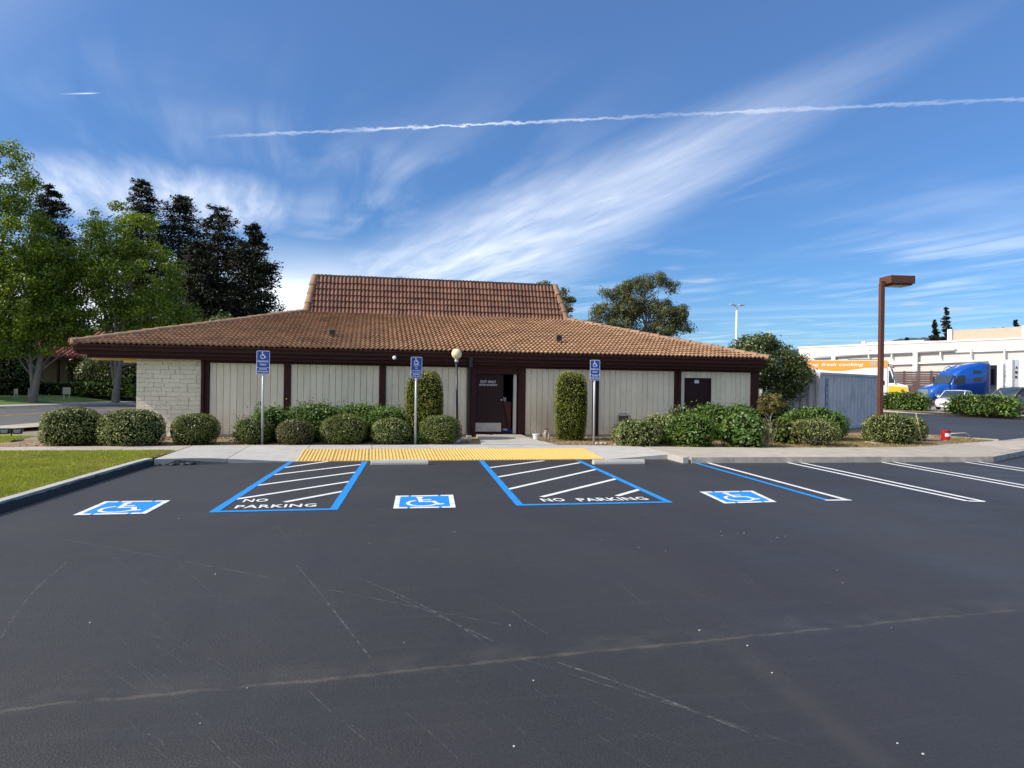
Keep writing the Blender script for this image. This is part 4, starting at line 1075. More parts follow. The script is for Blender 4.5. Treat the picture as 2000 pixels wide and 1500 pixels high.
def roof_plane(p0, p1, q0, q1, single, tm=None):
    """tiles on the quad p0-p1 (lower edge) q0-q1 (upper edge); single(row, col, whole) says which become objects of their own"""
    p0, p1, q0, q1 = map(Vector, (p0, p1, q0, q1))
    s = (p1 - p0).normalized(); nrm = s.cross(q0 - p0).normalized(); t = nrm.cross(s).normalized()
    H = (q0 - p0).dot(t); W = (p1 - p0).length; l1 = (q0 - p0).dot(s); r1 = (q1 - p0).dot(s)
    rows = int(math.ceil(H / TE - .05)); e = H / rows; cols = int(math.ceil(W / TW)); w = W / cols
    for r_ in range(rows):
        xl0, xr0 = l1 * (r_ * e) / H, W + (r1 - W) * (r_ * e) / H
        xl1, xr1 = l1 * min(1, ((r_ + 1.1) * e) / H), W + (r1 - W) * min(1, ((r_ + 1.1) * e) / H)
        lo, hi = min(xl0, xl1), max(xr0, xr1); li, ri = max(xl0, xl1), min(xr0, xr1)
        for c_ in range(cols):
            x0 = c_ * w
            if x0 + w < lo or x0 > hi: continue
            whole = x0 >= li - .02 and x0 + w <= ri + .02
            jx, jy, jz = random.uniform(-.004, .004), random.uniform(-.010, .010), random.uniform(-.003, .006)
            org = p0 + s * (x0 + jx) + t * (r_ * e + jy) + nrm * (.012 + jz)
            Mx = Matrix(((s.x, t.x, nrm.x, org.x), (s.y, t.y, nrm.y, org.y), (s.z, t.z, nrm.z, org.z), (0, 0, 0, 1))) @ Matrix.Scale(w / TW, 4, (1, 0, 0))
            if whole and single(r_, c_):
                o = bpy.data.objects.new('tile', tm or tile_me); COL.objects.link(o); o.parent = ROOF; o.matrix_local = Mx
            else:
                loc = TV * np.array([w / TW, 1, 1])
                if not whole:
                    yy = loc[:, 1] + r_ * e; L = l1 * np.clip(yy / H, 0, 1); Rr = W + (r1 - W) * np.clip(yy / H, 0, 1)
                    loc = loc.copy(); loc[:, 0] = np.clip(loc[:, 0] + x0, L, np.maximum(L, Rr)) - x0
                b0 = len(mass_v)
                M3 = np.array([[s.x, t.x, nrm.x], [s.y, t.y, nrm.y], [s.z, t.z, nrm.z]])
                mass_v.extend(map(tuple, loc @ M3.T + np.array(org))); mass_f.extend([tuple(i + b0 for i in q) for q in TF])
ea = [(EL, EF - .05, EZ), (ER, EF - .05, EZ), (ER, EB, EZ), (EL, EB, EZ)]
roof_plane(ea[0], ea[1], b[0], b[1], lambda r_, c_: r_ < 1)
roof_plane(ea[1], ea[2], b[1], b[2], lambda r_, c_: False)
roof_plane(ea[2], ea[3], b[2], b[3], lambda r_, c_: False)
roof_plane(ea[3], ea[0], b[3], b[0], lambda r_, c_: False)
low_v, low_f = mass_v, mass_f; mass_v, mass_f = [], []
roof_plane(b[0], b[1], c[0], c[1], lambda r_, c_: True, tile_up)
roof_plane(b[1], b[2], c[1], c[2], lambda r_, c_: False)
roof_plane(b[2], b[3], c[2], c[3], lambda r_, c_: False)
roof_plane(b[3], b[0], c[3], c[0], lambda r_, c_: False)
for v_, f_, m_ in ((low_v, low_f, M_TILE), (mass_v, mass_f, M_TILE_UP)):
    me = bpy.data.meshes.new('tiles'); me.from_pydata(v_, [], f_); me.polygons.foreach_set('use_smooth', [True] * len(f_))
    tag(link_mesh('tiles', me, m_, ROOF), kind='stuff')
# cap tiles along the hips and the corners of the upper roof
def cap_geo(L, r_):
    n_ = 8; vs = []
    for y, k in ((-.02, 1.16), (L + .04, .90)):
        for rr in (1.0, .86):
            for i in range(n_ + 1):
                w = R(-8 + 196 * i / n_); vs.append((r_ * k * rr * math.cos(w), y, r_ * k * rr * .8 * math.sin(w)))
    k = n_ + 1
    b0 = len(vs); vs += vs[:k]
    fs = [(i, i + 1, 2 * k + i + 1, 2 * k + i) for i in range(n_)] + [(b0 + i, k + i, k + i + 1, b0 + i + 1) for i in range(n_)]
    return vs, fs
cv, cf = cap_geo(.40, .125)
cap_me = bpy.data.meshes.new('hip_tile'); cap_me.from_pydata(cv, [], cf); cap_me.materials.append(M_TILE_CAP)
cap_me.polygons.foreach_set('use_smooth', [True] * len(cf))
def caps(p, q, lift=.05, closed=False):
    p, q = Vector(p), Vector(q); t = (q - p); L = t.length; t.normalize(); n_ = round(L / .40)
    sd = t.cross(Vector((0, 0, 1))).normalized() if abs(t.z) < .99 else Vector((1, 0, 0)); up = sd.cross(t).normalized()
    for i in range(n_):
        org = p + t * (L * i / n_) + up * (lift + random.uniform(-.006, .008)) + sd * random.uniform(-.008, .008)
        o = bpy.data.objects.new('hip_tile', cap_me); COL.objects.link(o); o.parent = ROOF
        o.matrix_local = Matrix(((sd.x, t.x, up.x, org.x), (sd.y, t.y, up.y, org.y), (sd.z, t.z, up.z, org.z), (0, 0, 0, 1)))
for i in range(4): caps(ea[i], b[i])
def flare(p, q):   # the corner of the upper roof sweeps outwards at its foot
    p, q = Vector(p), Vector(q); caps(p, q, .04)
for i in range(4): flare(b[i], c[i])
bv2, bf2 = ball(10, 6)
for e_ in ea[:2]: MB().add([(e_[0] + v[0] * .14 + (.06 if e_[0] < 0 else -.06), e_[1] + v[1] * .14 + .06, e_[2] + .07 + v[2] * .12) for v in bv2], bf2).build('hip_end', M_TILE_CAP, ROOF, smooth=True)
# metal flashing along the top of the upper roof and its flat cap
fs_ = MB()
fs_.box(RX0 - .10, RX1 + .10, RY0 - .06, RY0 + .10, RZ + .03, RZ + .09); fs_.box(RX0 - .10, RX1 + .10, RY1 - .1, RY1 + .06, RZ + .03, RZ + .09)
fs_.box(RX0 - .1, RX0 + .06, RY0 + .1, RY1 - .1, RZ + .03, RZ + .09); fs_.box(RX1 - .06, RX1 + .1, RY0 + .1, RY1 - .1, RZ + .03, RZ + .09)
fs_.build('ridge_flashing', mat('dark_flashing', (.07, .055, .045), .5, .1), ROOF)
# small roof outlets
M_OUT = mat('roof_outlet_paint', (.16, .11, .075), .7, .2, 8)
for x, z_ in ((-1.27, 3.30), (6.03, 3.32)):
    yy = 22.75; z_ -= .07; o_ = MB()
    o_.tube([(x, yy, z_ - .30), (x, yy, z_ + .02)], .045, 10); o_.box(x - .10, x + .10, yy - .09, yy + .09, z_ - .02, z_ + .17, ch=.01)
    v = o_.build('roof_outlet', M_OUT, ROOF)
    MB().box(x - .075, x + .085, yy - .097, yy - .091, z_ + .005, z_ + .145).build('outlet_grille', M_BLACK, v)

# things seen in the doorway
cb = thing('storage_cabinet', 'dull red cabinet just inside the open doorway', 'cabinet', (4.27, 22.55, .17))
M_CAB = mat('dull_red_cabinet', (.22, .055, .05), .5, .1)
MB().box(-.16, .16, 0, .5, 0, 1.02, ch=.008).build('cabinet_body', M_CAB, cb)
for z_ in (.55,): MB().box(-.15, .15, -.012, -.002, z_ - .5, z_ + .42).build('cabinet_door', M_CAB, cb)
MB().box(-.13, .0, .05, .2, 1.022, 1.16).build('box_on_top', mat('white_card', (.75, .74, .72), .7), cb)
br = thing('push_broom', 'dark handled broom leaning inside the doorway', 'broom', (4.25, 22.38, .17))
MB().tube([(.05, 0, .12), (-.10, .1, 1.05)], .013, 8).build('handle', mat('dark_red_handle', (.06, .012, .012), .5), br)
MB().box(-.13, .18, -.04, .04, .03, .13, ch=.01).build('brush_head', mat('blue_brush', (.02, .05, .35), .6), br)
MB().box(-.13, .02, -.045, -.041, .10, .16).build('white_tag', M_SIGNWHITE, br)
ds = thing('door_stop', 'small dark door stop on the threshold', 'door stop', (3.62, 21.62, .18))
MB().prism([(-.05, 0), (.05, 0), (.05, .045)], -.03, .03, 'y').build('wedge', M_BLACK, ds)

# ------------------------------------------------------------------ signs, lamps, small things in front
def parking_sign(label, p, h_, w, hs, rows, ang=0.0, upper=.72):
    o = thing('parking_sign', label, 'sign', p, R(ang), 'blue accessible parking signs')
    MB().tube([(0, 0, -.1), (0, 0, h_ - .02)], .030, 10).build('pole', M_STEEL, o, smooth=True)
    MB().lathe([(.034, 0), (.034, .012), (.02, .02)], 10, (0, 0, h_ - .03)).build('pole_cap', M_STEEL, o)
    z0, z1 = h_ - hs, h_
    pl = MB().prism(rrect(-w / 2, w / 2, z0, z1, .028), -.036, -.032, 'y').build('plate', M_SIGNWHITE, o)
    bd = .011; zs = z0 + hs * (1 - upper)
    MB().prism(rrect(-w / 2 + bd, w / 2 - bd, zs + .004, z1 - bd, .02), -.0375, -.0362, 'y').build('blue_panel', M_SIGNBLUE, o)
    MB().prism(rrect(-w / 2 + bd, w / 2 - bd, z0 + bd, zs - .004, .02), -.0375, -.0362, 'y').build('blue_panel', M_SIGNBLUE, o)
    s = hs * .31; ic = isa(MB(), s, 0); zc = z1 - bd - hs * .175
    ic.v = [(p_[0], -.0385 - p_[2], zc + p_[1]) for p_ in ic.v]; ic.build('symbol', M_SIGNWHITE, o, fix=False)
    for txt, zf, wf, hf in rows:
        v, f = text_geo(txt, w * wf, hs * hf, bold=.012)
        MB().add([(q[0], -.0386, z1 - hs * zf + q[1]) for q in v], f).build('lettering', M_SIGNWHITE, o, fix=False)
    for z_ in (z1 - .03, z0 + .04): MB().tube([(0, -.034, z_), (0, -.042, z_)], .007, 6).build('bolt', M_STEEL, o)
std = [('PARKING', .455, .80, .075), ('ONLY', .59, .52, .08), ('MINIMUM', .785, .60, .06), ('FINE $250', .895, .80, .065)]
van = [('PARKING', .37, .52, .05), ('ONLY', .455, .30, .045), ('VAN', .54, .24, .045), ('ACCESSIBLE', .64, .76, .045), ('MINIMUM', .80, .60, .06), ('FINE $250', .905, .78, .06)]
parking_sign('accessible parking sign on a pole in front of the first cream panel', gp(512, 868, .11), 2.42, .325, .60, std)
parking_sign('van accessible parking sign in front of the tall clipped shrub', gp(811, 868, .11), 2.34, .30, .57, van, 2)
parking_sign('accessible parking sign on a pole between two cream panels past the doorway', gp(1159.5, 869, .11), 2.35, .275, .56, std, -6)

gl = thing('globe_lamp', 'cream globe lamp on a dark post by the doorway', 'lamp', (2.45, 20.55, .105))
MB().tube([(0, 0, 0), (-.06, 0, 2.28)], .034, 12).build('post', mat('dark_lamp_post', (.05, .052, .056), .4, .1, metal=.4), gl, smooth=True)
MB().lathe([(.05, 0), (.058, .03), (.05, .09), (.04, .10)], 14, (-.06, 0, 2.27)).build('collar', M_STEEL, gl, smooth=True)
mg = mat('cream_globe', (.80, .70, .40), .3, .05); mg.node_tree.nodes['Principled BSDF'].inputs['Subsurface Weight'].default_value = .25
gv, gf = ball(24, 14); r_ = .152
MB().add([(-.06 + v[0] * r_, v[1] * r_, 2.37 + r_ * .96 + v[2] * r_) for v in gv], gf).build('globe', mg, gl, smooth=True)
MB().lathe([(.075, 0), (.06, .025), (.05, .03)], 14, (-.06, 0, 2.365)).build('fitter', mat('cream_fitter', (.6, .55, .38), .4), gl)

lp = thing('parking_lot_light', 'tall square brown steel light pole beside the pavement', 'street light', gp(1718, 866, .105), R(-6))
M_CORTEN = mat('brown_light_pole', (.105, .038, .020), .55, .18, 3, stretch=(1, 1, .3), dirt=(.14, .06, .035), dscale=5, damount=.4)
bevel(MB().box(-.30, .30, -.30, .30, -.05, .045).build('concrete_base', M_CONC_OLD, lp), .02)
bevel(MB().box(-.15, .15, -.15, .15, .045, .06).build('base_plate', M_CORTEN, lp), .004)
bevel(MB().box(-.066, .066, -.066, .066, .06, 4.90).build('pole', M_CORTEN, lp), .012)
bevel(MB().box(-.05, .10, -.05, .05, 4.80, 4.97).build('arm', M_CORTEN, lp), .006)
hd = bevel(MB().box(.10, .88, -.30, .30, 4.88, 5.12).build('lamp_head', M_CORTEN, lp), .012)
MB().box(.20, .82, -.25, .25, 4.835, 4.878).build('lens_frame', M_CORTEN, hd)
MB().box(.24, .78, -.21, .21, 4.82, 4.8345).build('lens', mat('lamp_lens', (.5, .5, .48), .2), hd)
for s in (-1, 1):
    for t in (-1, 1): MB().tube([(s * .115, t * .115, .06), (s * .115, t * .115, .10)], .012, 6).build('anchor_bolt', M_STEEL, lp)

def pail(name, label, p, r0, r1, h_, m, tilt=0.0, lab=False):
    o = thing(name, label, 'bucket', p, R(20)); o.rotation_euler = (0, R(tilt), R(15))
    MB().lathe([(r0, 0), (r0 * 1.0, .005), (r1, h_), (r1 + .008, h_), (r1 + .008, h_ - .03), (r1 + .001, h_ - .034)], 24).build('pail', m, o, smooth=False)
    MB().lathe([(r1 - .004, h_ + .001), (r1 - .006, h_ - .06)], 24).build('inside', M_BLACK if lab else m, o)
    hb = [(math.cos(R(a)) * (r1 + .01), -.02 - .02 * math.sin(R(a)), h_ - .03 - math.sin(R(a)) * .12) for a in range(0, 181, 15)]
    MB().tube(hb, .004, 5).build('bail', M_STEEL, o)
    return o
pail('plastic_bucket', 'small white plastic bucket against the siding beside the doorway', gp(1047, 860, .108), .085, .105, .19, mat('white_plastic', (.82, .82, .80), .35))
o = pail('paint_bucket', 'red bucket with a white label at the edge of the drive', gp(1847, 860, .105), .135, .155, .34, mat('red_plastic', (.42, .012, .02), .35), lab=True)
lb_ = MB(); n_ = 8
for i in range(n_):
    a0, a1 = R(-155 + 90 * i / n_), R(-155 + 90 * (i + 1) / n_); r0 = .150
    lb_.add([(r0 * math.cos(a0), r0 * math.sin(a0), .13), (r0 * math.cos(a1), r0 * math.sin(a1), .13), (r0 * 1.035 * math.cos(a1), r0 * 1.035 * math.sin(a1), .24), (r0 * 1.035 * math.cos(a0), r0 * 1.035 * math.sin(a0), .24)], [(0, 1, 2, 3)])
lb_.build('label_sticker', M_SIGNWHITE, o, fix=False)
hz_ = thing('bent_pipe', 'pale bent pipe lying beside the red bucket', 'pipe', gp(1870, 860, .105))
q0 = gp(1870, 860, .105)
pp = [aty(x, y, 20.6 + k * .05) - q0 for k, (x, y) in enumerate(((1858, 847), (1872, 846.5), (1885, 845.5), (1892, 850), (1898, 856)))]
MB().tube(pp, .022, 8).build('pipe', mat('pale_pipe', (.50, .45, .40), .6), hz_, smooth=True)
MB().tube([pp[-1], pp[-1] + Vector((-.16, .05, -.04)), pp[-1] + Vector((-.2, .05, -.09))], [.02, .03, .035], 8).build('elbow', M_BLACK, hz_)

def stake(label, a, b, y, w=.035):
    p0, p1 = aty(*a, y), aty(*b, y + .15); p0.z = .1
    o = thing('wooden_stake', label, 'stake', p0, 0, 'wooden stakes')
    MB().tube([(0, 0, 0), (p1 - p0)], w * .6, 4).build('shaft', mat('weathered_wood', (.40, .31, .20), .8, .2, 12), o)
    MB().tube([(p1 - p0), (p1 - p0) * 1.02], [w * .55, w * .1], 4).build('point', mat('weathered_wood', (.40, .31, .20), .8, .2, 12), o)
stake('pale wooden stake leaning over the variegated shrub at the light pole', (1803, 846), (1789, 808), 18.6)
stake('wooden stake leaning against the far hedge beside the grey car', (1981, 812), (1953, 764), 40.5, .08)
stake('shorter wooden prop crossing the far hedge beside the grey car', (1999, 812), (1976, 785), 40.2, .08)

wv = thing('water_valve', 'pale pipe valve assembly standing in front of the weathered siding', 'pipe valve', gp(1068, 862, .105))
M_PIPE = mat('weathered_pipe', (.44, .36, .28), .65, .25, 20)
for pts, r_ in (([(-.05, 0, 0), (-.05, 0, .27)], .022), ([(.055, 0, -.02), (.055, 0, .30)], .026), ([(-.06, 0, .27), (.06, 0, .27)], .026), ([(-.09, .04, .02), (-.09, .04, .22), (-.05, .02, .27)], .02)):
    MB().tube(pts, r_, 8).build('pipe', M_PIPE, wv, smooth=True)
MB().lathe([(.05, 0), (.055, .02), (.05, .05), (.02, .06)], 10, (-.02, 0, .285)).build('valve_body', M_PIPE, wv)
MB().lathe([(.065, 0), (.065, .015)], 10, (-.02, 0, .35)).build('hand_wheel', M_BLACK, wv)
ri = thing('riser_pipe', 'short pale riser pipe at the foot of the siding', 'pipe', gp(1195, 857, .105))
MB().tube([(0, 0, -.05), (0, 0, .21)], .016, 8).build('pipe', M_PIPE, ri); MB().lathe([(.022, 0), (.022, .03)], 8, (0, 0, .2)).build('cap', M_BLACK, ri)

fc = thing('folding_chair', 'brown folding chair leaning on the siding behind a shrub', 'chair', (8.02, 21.72, .105), R(4)); fc.scale = (1.05, 1, 1.0)
M_FRM = mat('grey_chair_tube', (.42, .40, .37), .4, .1, metal=.4); M_PAD = mat('brown_chair_panel', (.11, .065, .055), .55, .1)
hoop = [(-.19, -.10, 0), (-.19, .06, .55), (-.185, .10, .68)] + [(-.185 + .06 * (1 - math.cos(R(a))), .105, .68 + .075 * math.sin(R(a))) for a in (30, 60, 90)] + [(.125 + .06 * math.sin(R(a)), .105, .68 + .075 * math.cos(R(a))) for a in (0, 30, 60)] + [(.185, .10, .68), (.19, .06, .55), (.19, -.10, 0)]
MB().tube(hoop, .013, 8).build('frame', M_FRM, fc, smooth=True)
MB().box(-.17, .17, .075, .09, .46, .69).xf(Matrix.Rotation(R(-4), 4, 'X')).build('backrest', M_PAD, fc)
MB().box(-.18, .18, -.02, .0, .10, .44).xf(Matrix.Rotation(R(-14), 4, 'X')).build('seat', M_PAD, fc)
for s in (-1, 1): MB().tube([(s * .165, -.16, 0), (s * .165, .03, .40)], .011, 6).build('leg', M_FRM, fc)

gf_ = thing('ground_floodlight', 'twin headed black floodlight on the grass strip', 'floodlight', gp(22, 852, .1), R(8)); gf_.scale = (.62, .7, .8)
for s in (-1, 1):
    h_ = bevel(MB().prism([(-.17, .10), (.17, .10), (.22, .30), (-.22, .30)], -.09, .06, 'y').xf(Matrix.Translation((s * .25, 0, -.02))).build('lamp_housing', M_BLACK, gf_), .015)
    MB().prism([(-.12, .14), (.12, .14), (.15, .26), (-.15, .26)], -.098, -.092, 'y').xf(Matrix.Translation((s * .25, 0, -.02))).build('lens', mat('flood_lens', (.30, .33, .30), .2), h_)
MB().tube([(-.25, 0, .12), (.25, 0, .12)], .025, 8).build('cross_bar', M_BLACK, gf_); MB().tube([(0, 0, -.05), (0, 0, .12)], .03, 8).build('stand', M_BLACK, gf_)

# stones at the edge of the bed
M_STONE = mat('pale_bed_stone', (.46, .41, .33), .9, .25, 14, .5, 40)
for k, (px, py, s, lab) in enumerate(((889, 866, .14, 'largest pale stone, beside the shrub left of the doorway'), (915, 861, .07, 'small stone at the corner of the door path'), (903, 862, .08, 'low stone between the door path and the large stone'),
                                      (1166, 868, .05, 'small pale stone at the foot of the third sign'), (1175, 868, .055, 'middle pale stone near the third sign'), (1182, 868, .05, 'last pale stone past the third sign'), (1202, 870, .045, 'lone pale stone by the low shrub past the third sign'))):
    p = gp(px, py, .105); fld = lump(k + 50); U = unit(bv2 + 1e-6); d = 1 + .28 * fld(U)
    o = thing('bed_stone', lab, 'stone', p, 0, 'stones in the planting bed')
    MB().add([(u[0] * s * 1.25 * q, u[1] * s * q, u[2] * s * .8 * q + s * .4) for u, q in zip(U, d)], bf2).build('stone', M_STONE, o, smooth=True)
hs = thing('splash_block', 'small pale splash block under the black downspout', 'splash block', (2.93, 21.72, .105))
MB().box(-.07, .09, -.12, .1, 0, .05, ch=.012).build('block', M_CONC, hs); MB().box(-.05, .05, -.08, .08, .051, .12, ch=.012).build('pipe_shoe', M_BLACK, hs)

# ------------------------------------------------------------------ shrubs along the front
def at_g(px, py): return gp(px, py, .105)
GB = 'clipped shrubs along the front'
bush('round_shrub', 'large variegated round shrub at the street end of the row', at_g(121, 872) + Vector((0, .55, 0)), 1.40, .90, L_VARIEG, .056, group=GB, power=2.9)
bush('round_shrub', 'variegated round shrub in front of the brick pier, beside the end one', at_g(243, 873) + Vector((0, .55, 0)), 1.48, .88, L_VARIEG, .054, group=GB, power=2.7)
bush('round_shrub', 'plain green round shrub in front of the first maroon post', at_g(371, 870) + Vector((0, .45, 0)), 1.16, .78, L_BOX, .040, group=GB, power=2.5)
o = bush('round_shrub', 'untidy green shrub just behind the first sign pole', at_g(487, 869) + Vector((0, .45, 0)), .92, .66, L_BOX, .045, group=GB, power=2.3, rough=.1, loose=.6)
sprigs(o, [(.12, .1, .5, .95), (.3, .1, .45, .85), (-.25, .0, .5, .76), (.02, -.1, .5, .82)], .06, L_GLOSS)
o = bush('loose_shrub', 'loose upright glossy shrub against the second maroon post', (-2.75, 20.2, .105), 1.15, .92, L_GLOSS, .07, group='loose glossy shrubs by the wall', rough=.12, loose=1.0, power=2.2)
sprigs(o, [(.35, -.1, .7, 1.1), (.1, 0, .7, 1.05), (-.3, -.1, .6, .98)], .065, L_GLOSS)
bush('round_shrub', 'small round shrub with a bronze top past the first sign', at_g(573, 870) + Vector((0, .4, 0)), .96, .64, L_BROWNISH, .040, group=GB, power=2.6)
bush('loose_shrub', 'glossy shrub behind the small bronze topped one', (-1.55, 20.45, .105), 1.7, 1.0, L_GLOSS, .062, group='loose glossy shrubs by the wall', rough=.10, loose=.9, power=2.4)
bush('loose_shrub', 'glossy shrub against the middle of the second cream panel', (-.35, 20.75, .105), 1.6, 1.02, L_GLOSS, .062, group='loose glossy shrubs by the wall', rough=.10, loose=.9, power=2.4)
bush('loose_shrub', 'glossy shrub in front of the third maroon post', (.38, 20.3, .105), 1.25, .98, L_GLOSS, .062, group='loose glossy shrubs by the wall', rough=.10, loose=.9, power=2.4)
bush('round_shrub', 'largest dome clipped shrub in front of the glossy ones', at_g(672, 869) + Vector((0, .5, 0)), 1.22, .80, L_BOX, .040, group=GB, power=2.5)
bush('round_shrub', 'brown tinged variegated shrub before the tall topiary', at_g(764, 869) + Vector((0, .45, 0)), 1.10, .69, L_VARIEG, .046, group=GB, power=2.3, rough=.07)
bush('topiary_shrub', 'tall column topiary behind the van accessible sign', at_g(829, 863) + Vector((0, .3, 0)), 1.06, 2.02, L_TOPI, .040, group='tall column topiaries', power=3.6, rough=.035, cat='topiary', taper=.28)
bush('round_shrub', 'dark green dome shrub beside the globe lamp post', at_g(863, 868) + Vector((0, .45, 0)), 1.10, .77, L_BOX, .040, group=GB, power=2.5)
bush('ground_plant', 'small green plant at the foot of the tall topiary', at_g(818, 866), .5, .28, L_GLOSS, .06, rough=.15, loose=1.0, power=2.0, cat='plant')
bush('topiary_shrub', 'tall column topiary against the weathered siding past the doorway', at_g(1120, 861) + Vector((0, .3, 0)), .96, 2.04, L_TOPI, .040, group='tall column topiaries', power=4.2, rough=.03, cat='topiary', taper=.14)
GR = 'broad shrubs past the third sign'
bush('low_shrub', 'pale green low shrub nearest the third sign', at_g(1258, 874) + Vector((0, .55, 0)), 1.25, .70, L_VARIEG, .066, group=GR, rough=.09, loose=.5, power=2.4)
bush('low_shrub', 'pale green shrub tucked between the low pale one and the tall green one', at_g(1312, 872) + Vector((.1, .9, 0)), 1.15, .84, L_VARIEG, .066, group=GR, rough=.1, loose=.7, power=2.3)
bush('low_shrub', 'big glossy green shrub in front of the service door', at_g(1368, 875) + Vector((0, .65, 0)), 1.3, .95, L_GLOSS, .070, group=GR, rough=.09, loose=.6, power=2.3)
bush('low_shrub', 'dark shrub at the left jamb of the service door', (9.75, 21.0, .105), 1.1, 1.06, L_SHADE, .075, group=GR, rough=.14, loose=.9, power=2.1)
bush('low_shrub', 'green shrub hiding the sill of the service door', (10.5, 20.7, .105), 1.3, 1.10, L_GLOSS, .070, group=GR, rough=.12, loose=.9, power=2.2)
bush('low_shrub', 'green shrub below the louvred vent', (11.4, 20.6, .105), 1.35, 1.06, L_GLOSS, .070, group=GR, rough=.11, loose=.7, power=2.3)
o = bush('broadleaf_shrub', 'broad leaved light green shrub with bare brown twigs at one side', at_g(1478, 876) + Vector((-.1, .55, 0)), 1.35, .92, L_BROAD, .115, group=GR, rough=.10, loose=.6, power=2.4, aspect=.62)
tw = MB()
for i in range(45):
    x0 = random.uniform(.2, .65); tw.tube([(x0 * .6, random.uniform(-.5, -.2), 0), (x0, random.uniform(-.62, -.4), random.uniform(.15, .4)), (x0 + random.uniform(-.15, .2), random.uniform(-.6, -.4), random.uniform(.3, .85))], [.010, .007, .003], 4, False)
tw.xf(Matrix.Rotation(-o.rotation_euler.z, 4, 'Z')).build('bare_twigs', M_DRYTWIG, o, fix=False)
bush('broadleaf_shrub', 'yellow green leafy plant beside the twiggy shrub', at_g(1543, 868) + Vector((0, .3, 0)), .95, .74, L_YEL, .10, group=GR, rough=.16, loose=.9, power=2.0, aspect=.6)
bush('low_shrub', 'dark green rounded shrub near the container foot', (14.0, 20.6, .105), 2.1, 1.02, L_GLOSS, .08, group=GR, rough=.07, loose=.4, power=2.3)
bush('round_shrub', 'flat dome shrub with bare twigs showing below', at_g(1613, 873) + Vector((0, .5, 0)), 1.42, .80, L_VARIEG, .050, group=GR, power=2.3, bare=.75)
bush('round_shrub', 'variegated round shrub beside the light pole', at_g(1764, 869) + Vector((0, .6, 0)), 1.5, .90, L_VARIEG, .056, group=GR, power=2.6)
bush('round_shrub', 'small variegated shrub half hidden at the drive edge', (17.35, 20.2, .105), .95, .78, L_VARIEG, .056, group=GR, power=2.4)
# feathery small tree in front of the container
p = Vector((12.15, 20.0, .105))
broadleaf('feathery_shrub_tree', 'small feathery yellow green tree with red tips on a pale stem', p, 1.55, .035, [((0.02, 0, 1.16), (.36, .34, .30)), ((-.22, 0, .98), (.18, .18, .14))], 46, 46, L_NAND, mat('pale_stem', (.55, .50, .43), .8, .2, 20), .10, (.11, .19), limbs=9, shell=.35, aspect=.3, trunk_top=.62)
# dense tree beside the end of the building
p = Vector((14.6, 24.6, .105))
broadleaf('evergreen_tree', 'dense dark evergreen tree between the building and the container', p, 3.9, .14,
          [((0, 0, 2.55), (1.55, 1.2, 1.0)), ((-.5, 0, 3.15), (.9, .8, .55)), ((.95, -.1, 2.1), (.8, .9, .75)), ((-1.2, .1, 2.3), (.8, .8, .7)), ((-1.0, .3, 1.2), (.6, .7, .8)), ((-.1, 0, 3.45), (.40, .4, .28)), ((-1.9, .3, 2.75), (.7, .6, .42)), ((-2.7, .5, 2.85), (.4, .4, .3)), ((.9, 0, 1.5), (.5, .5, .35))],
          300, 110, L_SHADE, M_BARK, .10, (.24, .46), limbs=24, fork=.2, aspect=.55)
bush('dark_shrub', 'dark shaded shrub filling the corner behind the end post', (13.75, 22.6, .105), 1.2, 1.6, L_SHADE, .09, rough=.14, loose=.8, power=2.2)

